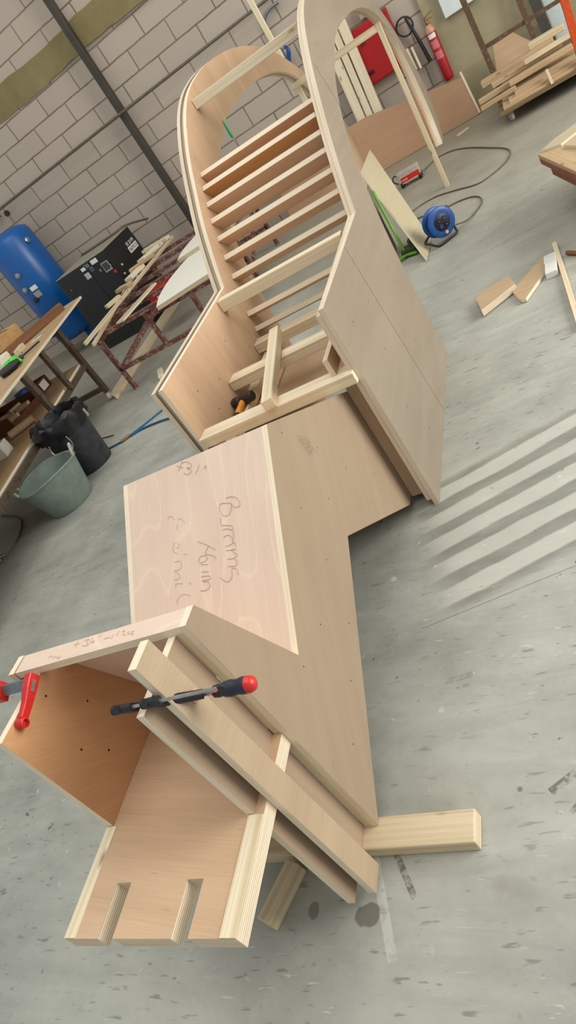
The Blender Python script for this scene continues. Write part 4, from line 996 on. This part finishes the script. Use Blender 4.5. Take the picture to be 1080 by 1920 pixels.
for i, (x, y, l, w, ang) in enumerate([(-3.58, 5.28, .16, .06, 1.0), (-3.62, 5.62, .19, .08, -.3), (-3.66, 5.98, .24, .10, 1.35), (-3.72, 6.30, .30, .07, .35), (-3.74, 6.58, .32, .12, 1.2), (-3.79, 6.86, .40, .07, -.25)]):
    s = MB(); s.box((x, y, .636), (l, w, .03), ang); obj('timber_offcut', s, random.choice(['pine2', 'pine3', 'tanwood']), None,
        ['pale offcut across the two laths, nearest the front of the rack', 'pale offcut across the two laths, second from the front of the rack', 'pale offcut across the two laths, third from the front of the rack', 'pale offcut across the two laths, third from the back of the rack', 'pale offcut across the two laths, second from the back of the rack', 'pale offcut across the two laths, furthest back on the rack'][i], 'offcut', 'offcuts on the rack', bevel=.003)
s = MB(); s.prism([(0, 0), (.10, -.03), (.16, .62), (.10, .66)], (-3.38, 4.83, .546), X, Y, Z, .014, 0, 1); obj('plywood_strip', s, ['cream', 'edgel'], None, 'pale tapering plywood strip lying on the front of the rack', 'board')
s = MB(); s.prism(catmull([(-2.78, 4.50), (-2.88, 4.80), (-2.93, 5.15), (-2.90, 5.55), (-2.78, 5.92), (-2.55, 6.20)], 6) + [(-2.48, 5.6), (-2.30, 4.60)], (0, 0, .546), X, Y, Z, .03, 0, 1); obj('curved_panel', s, ['whiteboard', 'cream'], None, 'large white curved panel lying on the rack beside the arch', 'board')
s = MB(); s.prism(catmull([(-2.98, 5.55), (-3.03, 5.85), (-3.00, 6.25), (-2.92, 6.6)], 6) + [(-2.75, 6.6), (-2.72, 5.6)], (0, 0, .5775), X, Y, Z, .03, 0, 1); obj('curved_panel', s, ['whiteboard', 'cream'], None, 'white curved panel at the back of the rack, on top of the larger one', 'board')
s = MB(); s.prism([(-4.02, 4.98), (-3.86, 4.82), (-4.02, 7.75), (-4.20, 7.75)], (0, 0, .001), X, Y, Z, .03, 0, 1); obj('timber_plank', s, 'pine2', None, 'long plank lying on the floor under the rack', 'timber', bevel=.003)
t = thing('red_toolbox', 'red metal box with white label sitting on the low rails under the rack', 'box', (-3.6, 6.14, .22))
s = MB(); s.box((-3.60, 6.14, .325), (.24, .30, .20)); bx_ = obj('body', s, 'redp', t, bevel=.01)
s = MB(); s.box((-3.60, 5.987, .32), (.05, .004, .06)); obj('label', s, 'white', bx_)
s = MB(); s.bar((-3.40, 4.95, .02), (-3.30, 4.75, .02), .045, .035); obj('timber_offcut', s, 'pine3', None, 'short pale offcut on the floor just left of the arch', 'offcut', bevel=.003)

# ------------------------------------------------------------------ work bench on the left
t = thing('work_bench', 'steel-legged work bench with plywood top and lower shelf, at the left edge', 'bench', (-4.4, 4.0, 0))
s = MB(); s.prism([(-4.10, 5.68), (-4.32, 5.68), (-4.95, 4.9), (-4.95, 1.4), (-3.12, 1.4)], (0, 0, .744), X, Y, Z, .02, 0, 1, 1); obj('top_board', s, ['benchtop', 'edgel'], t)
for x, y in ((-3.985, 4.935), (-3.70, 3.95), (-4.9, 4.935), (-4.9, 1.6), (-3.2, 1.6)):
    s = MB(); s.bar((x, y, .075), (x, y, .743), .045, .045, (0, 1, 0)); obj('leg', s, 'rustgrey', t, bevel=.002)
    s = MB(); s.lathe([(.001, -.013), (.03, -.013), (.037, -.007), (.037, .007), (.03, .013), (.001, .013)], (x, y - .01, .037), V((1, .3, 0)), 18); w = obj('castor', s, 'castor', t, smooth=True)
for x, y in ((-3.84, 4.43),):
    s = MB(); s.bar((x, y, .37), (x, y, .743), .04, .04, (0, 1, 0)); obj('leg', s, 'rustgrey', t, bevel=.002)
for p, q in (((-3.985, 4.935, .12), (-4.9, 4.935, .12)), ((-3.985, 4.935, .37), (-3.2, 1.6, .37)), ((-4.9, 4.935, .37), (-4.9, 1.6, .37)), ((-3.985, 4.935, .72), (-4.9, 4.935, .72))):
    s = MB(); s.bar(p, q, .04, .04, (0, 0, 1)); obj('rail', s, 'rustgrey', t, bevel=.002)
s = MB(); s.prism([(-4.01, 4.92), (-4.88, 4.92), (-4.88, 1.5), (-3.22, 1.5)], (0, 0, .391), X, Y, Z, .018, 0, 1, 1); obj('lower_shelf', s, ['benchtop', 'edgel'], t)
def bx(name, c, s_, m, lab, cat, rz=0., bv=.004, group=None, z0=.7645):
    s = MB(); s.box((c[0], c[1], z0 + s_[2] / 2), s_, rz); return obj(name, s, m, None, lab, cat, group, bevel=bv)
# on the bench
s = MB(); s.bar((-4.22, 5.50, .80), (-4.62, 4.45, .80), .07, .07); obj('wooden_trough', s, 'brownwood', None, 'long dark brown timber lying along the back of the bench top', 'timber', bevel=.003)
t = thing('cardboard_box', 'brown cardboard box with dark strap at the back of the bench', 'box', (-4.66, 5.0, .765))
s = MB(); s.box((-4.62, 5.02, .85), (.20, .36, .17), -.35); cbx = obj('carton', s, 'card', t, bevel=.003)
s = MB(); s.box((-4.60, 5.085, .85), (.206, .02, .175), -.35); obj('strap', s, 'dark', cbx)
bx('timber_block', (-4.24, 4.72, 0), (.05, .17, .05), 'pine2', 'small pale timber block lying on the bench top beside the brown timber', 'offcut', .3)
t = thing('screw_tray', 'small tray of bright screws on the bench top', 'tray', (-4.2, 4.93, .765))
s = MB(); s.box((-4.19, 4.93, .767), (.10, .14, .004), .3); obj('tray', s, 'pine3', t)
for k in range(6):
    s = MB(); s.tube([(-4.22 + k * .012, 4.90 + k * .012, .774), (-4.20 + k * .012, 4.95 + k * .012, .774)], .003, 6); obj('screw', s, 'steel', t)
bx('plastic_box', (-4.36, 4.55, 0), (.14, .22, .08), 'whiteboard', 'white plastic box on the bench, behind the green bag', 'box', .2)
bx('plastic_box', (-4.26, 4.30, 0), (.16, .16, .07), 'paper', 'pale translucent box on the bench at the left edge', 'box', .1)
s = MB(); s.lathe([(.001, 0), (.07, 0), (.085, .02), (.07, .05), (.03, .065), (.001, .068)], (-4.02, 4.30, .765), Z, 20, wob=lambda i, a: (.014 * math.sin(3 * a + i), .006 * math.sin(5 * a + 2 * i))); obj('green_bag', s, 'limegreen', None, 'crumpled bright green bag on the front of the bench', 'bag', smooth=True)
t = thing('cordless_drill', 'black power tool lying on the bench in front of the green bag', 'power tool', (-3.93, 4.18, .765))
s = MB(); s.tube([(-4.0, 4.10, .80), (-3.93, 4.20, .80), (-3.90, 4.25, .80)], [.03, .034, .022], 12); obj('body', s, 'black', t, smooth=True)
s = MB(); s.tube([(-3.97, 4.14, .79), (-4.04, 4.20, .782)], [.02, .017], 10); obj('grip', s, 'black', t, smooth=True)
s = MB(); s.tube([(-4.0, 4.42, .785), (-3.92, 4.60, .785)], .008, 8); s.tube([(-4.03, 4.36, .785), (-4.0, 4.42, .785)], .018, 10); obj('chisel', s, 'darkfit', None, 'long dark chisel lying on the bench edge beside the timber block', 'chisel', smooth=True)
t = thing('bent_wire_rack', 'bent black wire stand at the far back of the bench', 'wire stand', (-4.8, 4.8, .765))
s = MB(); s.tube(catmull([(-4.78, 4.90, .77), (-4.80, 4.86, .90), (-4.84, 4.78, .93), (-4.86, 4.70, .90), (-4.85, 4.66, .77)], 5), .007, 8); s.tube(catmull([(-4.72, 4.84, .77), (-4.74, 4.80, .90), (-4.78, 4.72, .93), (-4.80, 4.64, .90), (-4.79, 4.60, .77)], 5), .007, 8); obj('wire', s, 'darkpipe', t, smooth=True)
s = MB(); s.box((-4.87, 4.62, .83), (.07, .10, .12), .3); obj('base', s, 'black', t, bevel=.01)
# on the lower shelf
t = thing('jerrycan', 'white plastic jerrycan on the lower shelf of the bench', 'canister', (-4.6, 4.75, .41))
s = MB(); s.box((-4.60, 4.72, .51), (.20, .26, .20), .2); obj('body', s, 'whiteboard', t, bevel=.03)
s = MB(); s.lathe([(.03, 0), (.03, .035), (.001, .036)], (-4.58, 4.78, .61), Z, 14); obj('cap', s, 'white', t, smooth=True)
t = thing('cardboard_box', 'torn brown carton with white label on the lower shelf in front of the jerrycan', 'box', (-4.3, 4.72, .41))
s = MB(); s.box((-4.34, 4.62, .46), (.18, .30, .10), .1); k_ = obj('carton', s, 'cardbrown', t, bevel=.003)
s = MB(); s.box((-4.245, 4.66, .46), (.004, .11, .07), .1); obj('label', s, 'white', k_)
t = thing('offcut_crate', 'dark crate of small wood offcuts on the lower shelf', 'crate', (-4.25, 4.2, .41))
s = MB()
for c, d in (((-4.4, 4.2, .415), (.5, .42, .012)), ((-4.65, 4.2, .47), (.012, .42, .12)), ((-4.15, 4.2, .44), (.012, .42, .06)), ((-4.4, 3.99, .47), (.5, .012, .12)), ((-4.4, 4.41, .47), (.5, .012, .12))): s.box(c, d)
obj('crate_shell', s, 'cardbrown', t)
for i, (dx, dy, rz) in enumerate([(-.10, .10, .3), (.02, -.02, .5), (.12, .10, .2), (-.02, .15, 1.2), (.14, -.10, .4), (-.12, -.10, .9)]):
    s = MB(); s.box((-4.36 + dx, 4.2 + dy, .46 + .004 * i), (.12, .05, .05), rz); obj('offcut_block', s, 'tanwood', None, 'small tan wood offcut lying in the dark crate on the lower shelf', 'offcut', 'offcuts in the crate', bevel=.003)
s = MB(); s.lathe([(.03, 0), (.03, .22), (.024, .22), (.024, 0), (.03, 0)], (-4.10, 3.84, .442), V((.8, .55, 0)), 18); obj('cardboard_tube', s, 'tanwood', None, 'pale cardboard tube lying on the lower shelf', 'tube', smooth=True)
bx('small_carton', (-3.98, 3.55, 0), (.14, .12, .10), 'paper', 'small grey-white carton on the lower shelf at the left edge', 'box', .2, z0=.4095)
s = MB(); s.lathe([(.001, 0), (.06, 0), (.065, .12), (.001, .125)], (-4.32, 4.47, .43), Z, 16); obj('blue_tub', s, 'bluep', None, 'blue plastic tub on the lower shelf beside the crate', 'tub', smooth=True)

# ------------------------------------------------------------------ bin, bucket, air hose
t = thing('dustbin', 'black plastic dustbin lined with a crumpled black bag, beside the grey bucket', 'bin', (-3.50, 3.70, 0))
bc = V((-3.50, 3.70, 0))
s = MB(); s.lathe([(.001, .0), (.135, 0), (.142, .01), (.19, .42), (.198, .425), (.198, .44), (.186, .44), (.136, .02), (.001, .02)], bc, Z, 40); shell = obj('shell', s, 'binblack', t, smooth=True)
def wob(i, a): 
    k = min(i, 6) / 6
    return (.006 * math.sin(7 * a + i * 1.9) + .004 * math.sin(13 * a + i * 2.7) + random.uniform(-.004, .004), .008 * math.sin(5 * a + i) + .005 * math.sin(11 * a + 1.7 * i) + random.uniform(-.005, .005))
st = random.getstate()
ringw = {}
def wobc(i, a):
    key = (i, round(a % (2 * PI - 1e-9), 4))
    if key not in ringw: ringw[key] = wob(i, a)
    return ringw[key]
s = MB(); s.lathe([(.206, .33), (.214, .37), (.216, .41), (.214, .445), (.200, .460), (.185, .45), (.175, .41), (.165, .33), (.145, .2), (.05, .16), (.001, .16)], bc, Z, 64, wob=wobc); obj('bin_liner', s, 'binbag', t, smooth=True)
va = math.atan2(-3.7, 3.5)
d0 = V((math.cos(va - .5), math.sin(va - .5), 0)); tg = Z.cross(d0)
s = MB(); q0 = bc + d0 * .20
s.tube(catmull([q0 - tg * .075 + Z * .345, q0 - tg * .085 + Z * .29 + d0 * .01, q0 - tg * .05 + Z * .245 + d0 * .02, q0 + tg * .05 + Z * .245 + d0 * .02, q0 + tg * .085 + Z * .29 + d0 * .01, q0 + tg * .075 + Z * .345], 5), .0045, 8); obj('wire_handle', s, 'steel', t, smooth=True)
d1 = V((math.cos(va + 1.05), math.sin(va + 1.05), 0)); s = MB(); s.box(bc + d1 * .212 + Z * .36, (.012, .03, .06), axes=(d1, Z.cross(d1), Z)); obj('side_lug', s, 'grey', t, bevel=.004)

t = thing('flexible_bucket', 'grey-green flexible tub bucket with two loop handles, in front of the black dustbin', 'bucket', (-3.475, 3.26, 0))
kc = V((-3.475, 3.255, 0))
s = MB(); s.lathe([(.001, 0), (.155, 0), (.165, .012), (.225, .262), (.235, .268), (.234, .278), (.222, .276), (.158, .02), (.001, .016)], kc, Z, 44, wob=lambda i, a: (0, (.012 * math.cos(2 * (a - va - .3)) if i in (3, 4, 5, 6) else 0))); tubm = obj('tub', s, 'tubgrey', t, smooth=True)
for sg in (-1, 1):
    an = va + sg * PI / 2 - .15; d = V((math.cos(an), math.sin(an), 0)); tg = Z.cross(d); q0 = kc + d * .222 + Z * .27
    s = MB(); s.tube(catmull([q0 - tg * .065, q0 - tg * .055 + Z * .035 + d * .012, q0 + Z * .062 + d * .02, q0 + tg * .055 + Z * .035 + d * .012, q0 + tg * .065], 6), .010, 10); obj('handle', s, 'tubpale', t, smooth=True)
hose = [(-3.60, 3.98, .007), (-3.50, 3.86, .007), (-3.384, 3.853, .007), (-3.299, 3.872, .007), (-3.164, 3.962, .007), (-3.027, 4.072, .007), (-2.85, 4.2, .007), (-2.6, 4.3, .007)]
s = MB(); s.tube(catmull(hose, 6), .0075, 8); obj('air_hose', s, 'hoseblue', None, 'blue air hose on the floor running from behind the dustbin towards the rack', 'hose', smooth=True)
t = thing('air_hose', 'second blue air hose with a brass coupling, branching off towards the arch', 'hose', (-3.0, 3.9, 0))
s = MB(); s.tube(catmull([(-3.255, 3.885, .010), (-3.141, 3.913, .009), (-3.05, 3.91, .009), (-2.95, 3.896, .009), (-2.848, 3.872, .009), (-2.6, 3.8, .009), (-2.3, 3.75, .009)], 6), .0075, 8); obj('hose', s, 'hoseblue', t, smooth=True)
s = MB(); s.tube([(-3.31, 3.855, .013), (-3.25, 3.89, .013)], .0125, 10); obj('coupling', s, 'brass', t, smooth=True)
s = MB(); s.tube([(-3.724, 4.134, .005), (-3.508, 4.063, .005)], .005, 6); obj('metal_rod', s, 'brownwood', None, 'thin brown rod lying on the floor behind the dustbin', 'rod')
s = MB(); s.tube(catmull([(-4.6, 3.6, .006), (-4.1, 3.35, .006), (-3.9, 3.0, .006), (-3.95, 2.7, .006), (-4.1, 2.5, .006)], 6), .006, 8); obj('power_cable', s, 'cable', None, 'dark cable on the floor left of the grey bucket', 'cable', smooth=True)
t = thing('cable_plug', 'grey plug connector lying on the floor left of the bucket', 'plug', (-3.98, 2.83, 0))
s = MB(); s.box((-3.965, 2.84, .025), (.07, .05, .045), .5); obj('plug_body', s, 'grey', t, bevel=.008)
s = MB(); s.tube([(-3.93, 2.86, .025), (-3.89, 2.88, .022)], .012, 10); obj('pin_end', s, 'steel', t, smooth=True)

# ------------------------------------------------------------------ light and camera
def area(name, loc, target, sx, sy, power, col):
    l = bpy.data.lights.new(name, 'AREA'); l.shape = 'RECTANGLE'; l.size = sx; l.size_y = sy; l.energy = power; l.color = col
    o = bpy.data.objects.new(name, l); COL.objects.link(o); o.location = loc
    o.rotation_euler = (V(target) - V(loc)).to_track_quat('-Z', 'Y').to_euler(); return o
area('doorway_daylight', (4.8, 3.0, 2.3), (-.4, 2.9, .0), 4.0, 3.4, 450, (1.0, .985, .95))
area('overhead_fill', (-.5, .8, 5.6), (-.5, 1.2, 0), 5, 3, 125, (1.0, .98, .95))  # unseen area lamp, added for soft light from above
area('overhead_fill', (-2.5, 5.0, 5.6), (-2.5, 5.0, 0), 5, 2.5, 90, (1.0, .97, .93))  # second added overhead lamp, fills the rear of the room
w = bpy.data.worlds.new('workshop_air'); scene.world = w; w.use_nodes = True
bgd = w.node_tree.nodes['Background']; bgd.inputs[0].default_value = (.93, .97, 1.0, 1); bgd.inputs[1].default_value = .58

cam = bpy.data.cameras.new('camera'); co = bpy.data.objects.new('camera', cam); COL.objects.link(co)
cam.sensor_fit = 'VERTICAL'; cam.sensor_height = 36.0; cam.lens = 1307.4 * 36.0 / 1920.0
cam.clip_start = .02
RC = [[0.8286368, -0.29202345, -0.47758073], [0.19096827, -0.65450003, 0.73154688], [-0.52620544, -0.69738943, -0.4865756]]
mx = Matrix([[RC[i][0], -RC[i][1], -RC[i][2], (0, 0, 1.5)[i]] for i in range(3)] + [[0, 0, 0, 1]])
co.matrix_world = mx
scene.camera = co
scene.view_settings.view_transform = 'Standard'
scene.view_settings.look = 'None'
scene.view_settings.exposure = 0.0
scene.view_settings.gamma = 1.0
scene.view_settings.use_curve_mapping = False
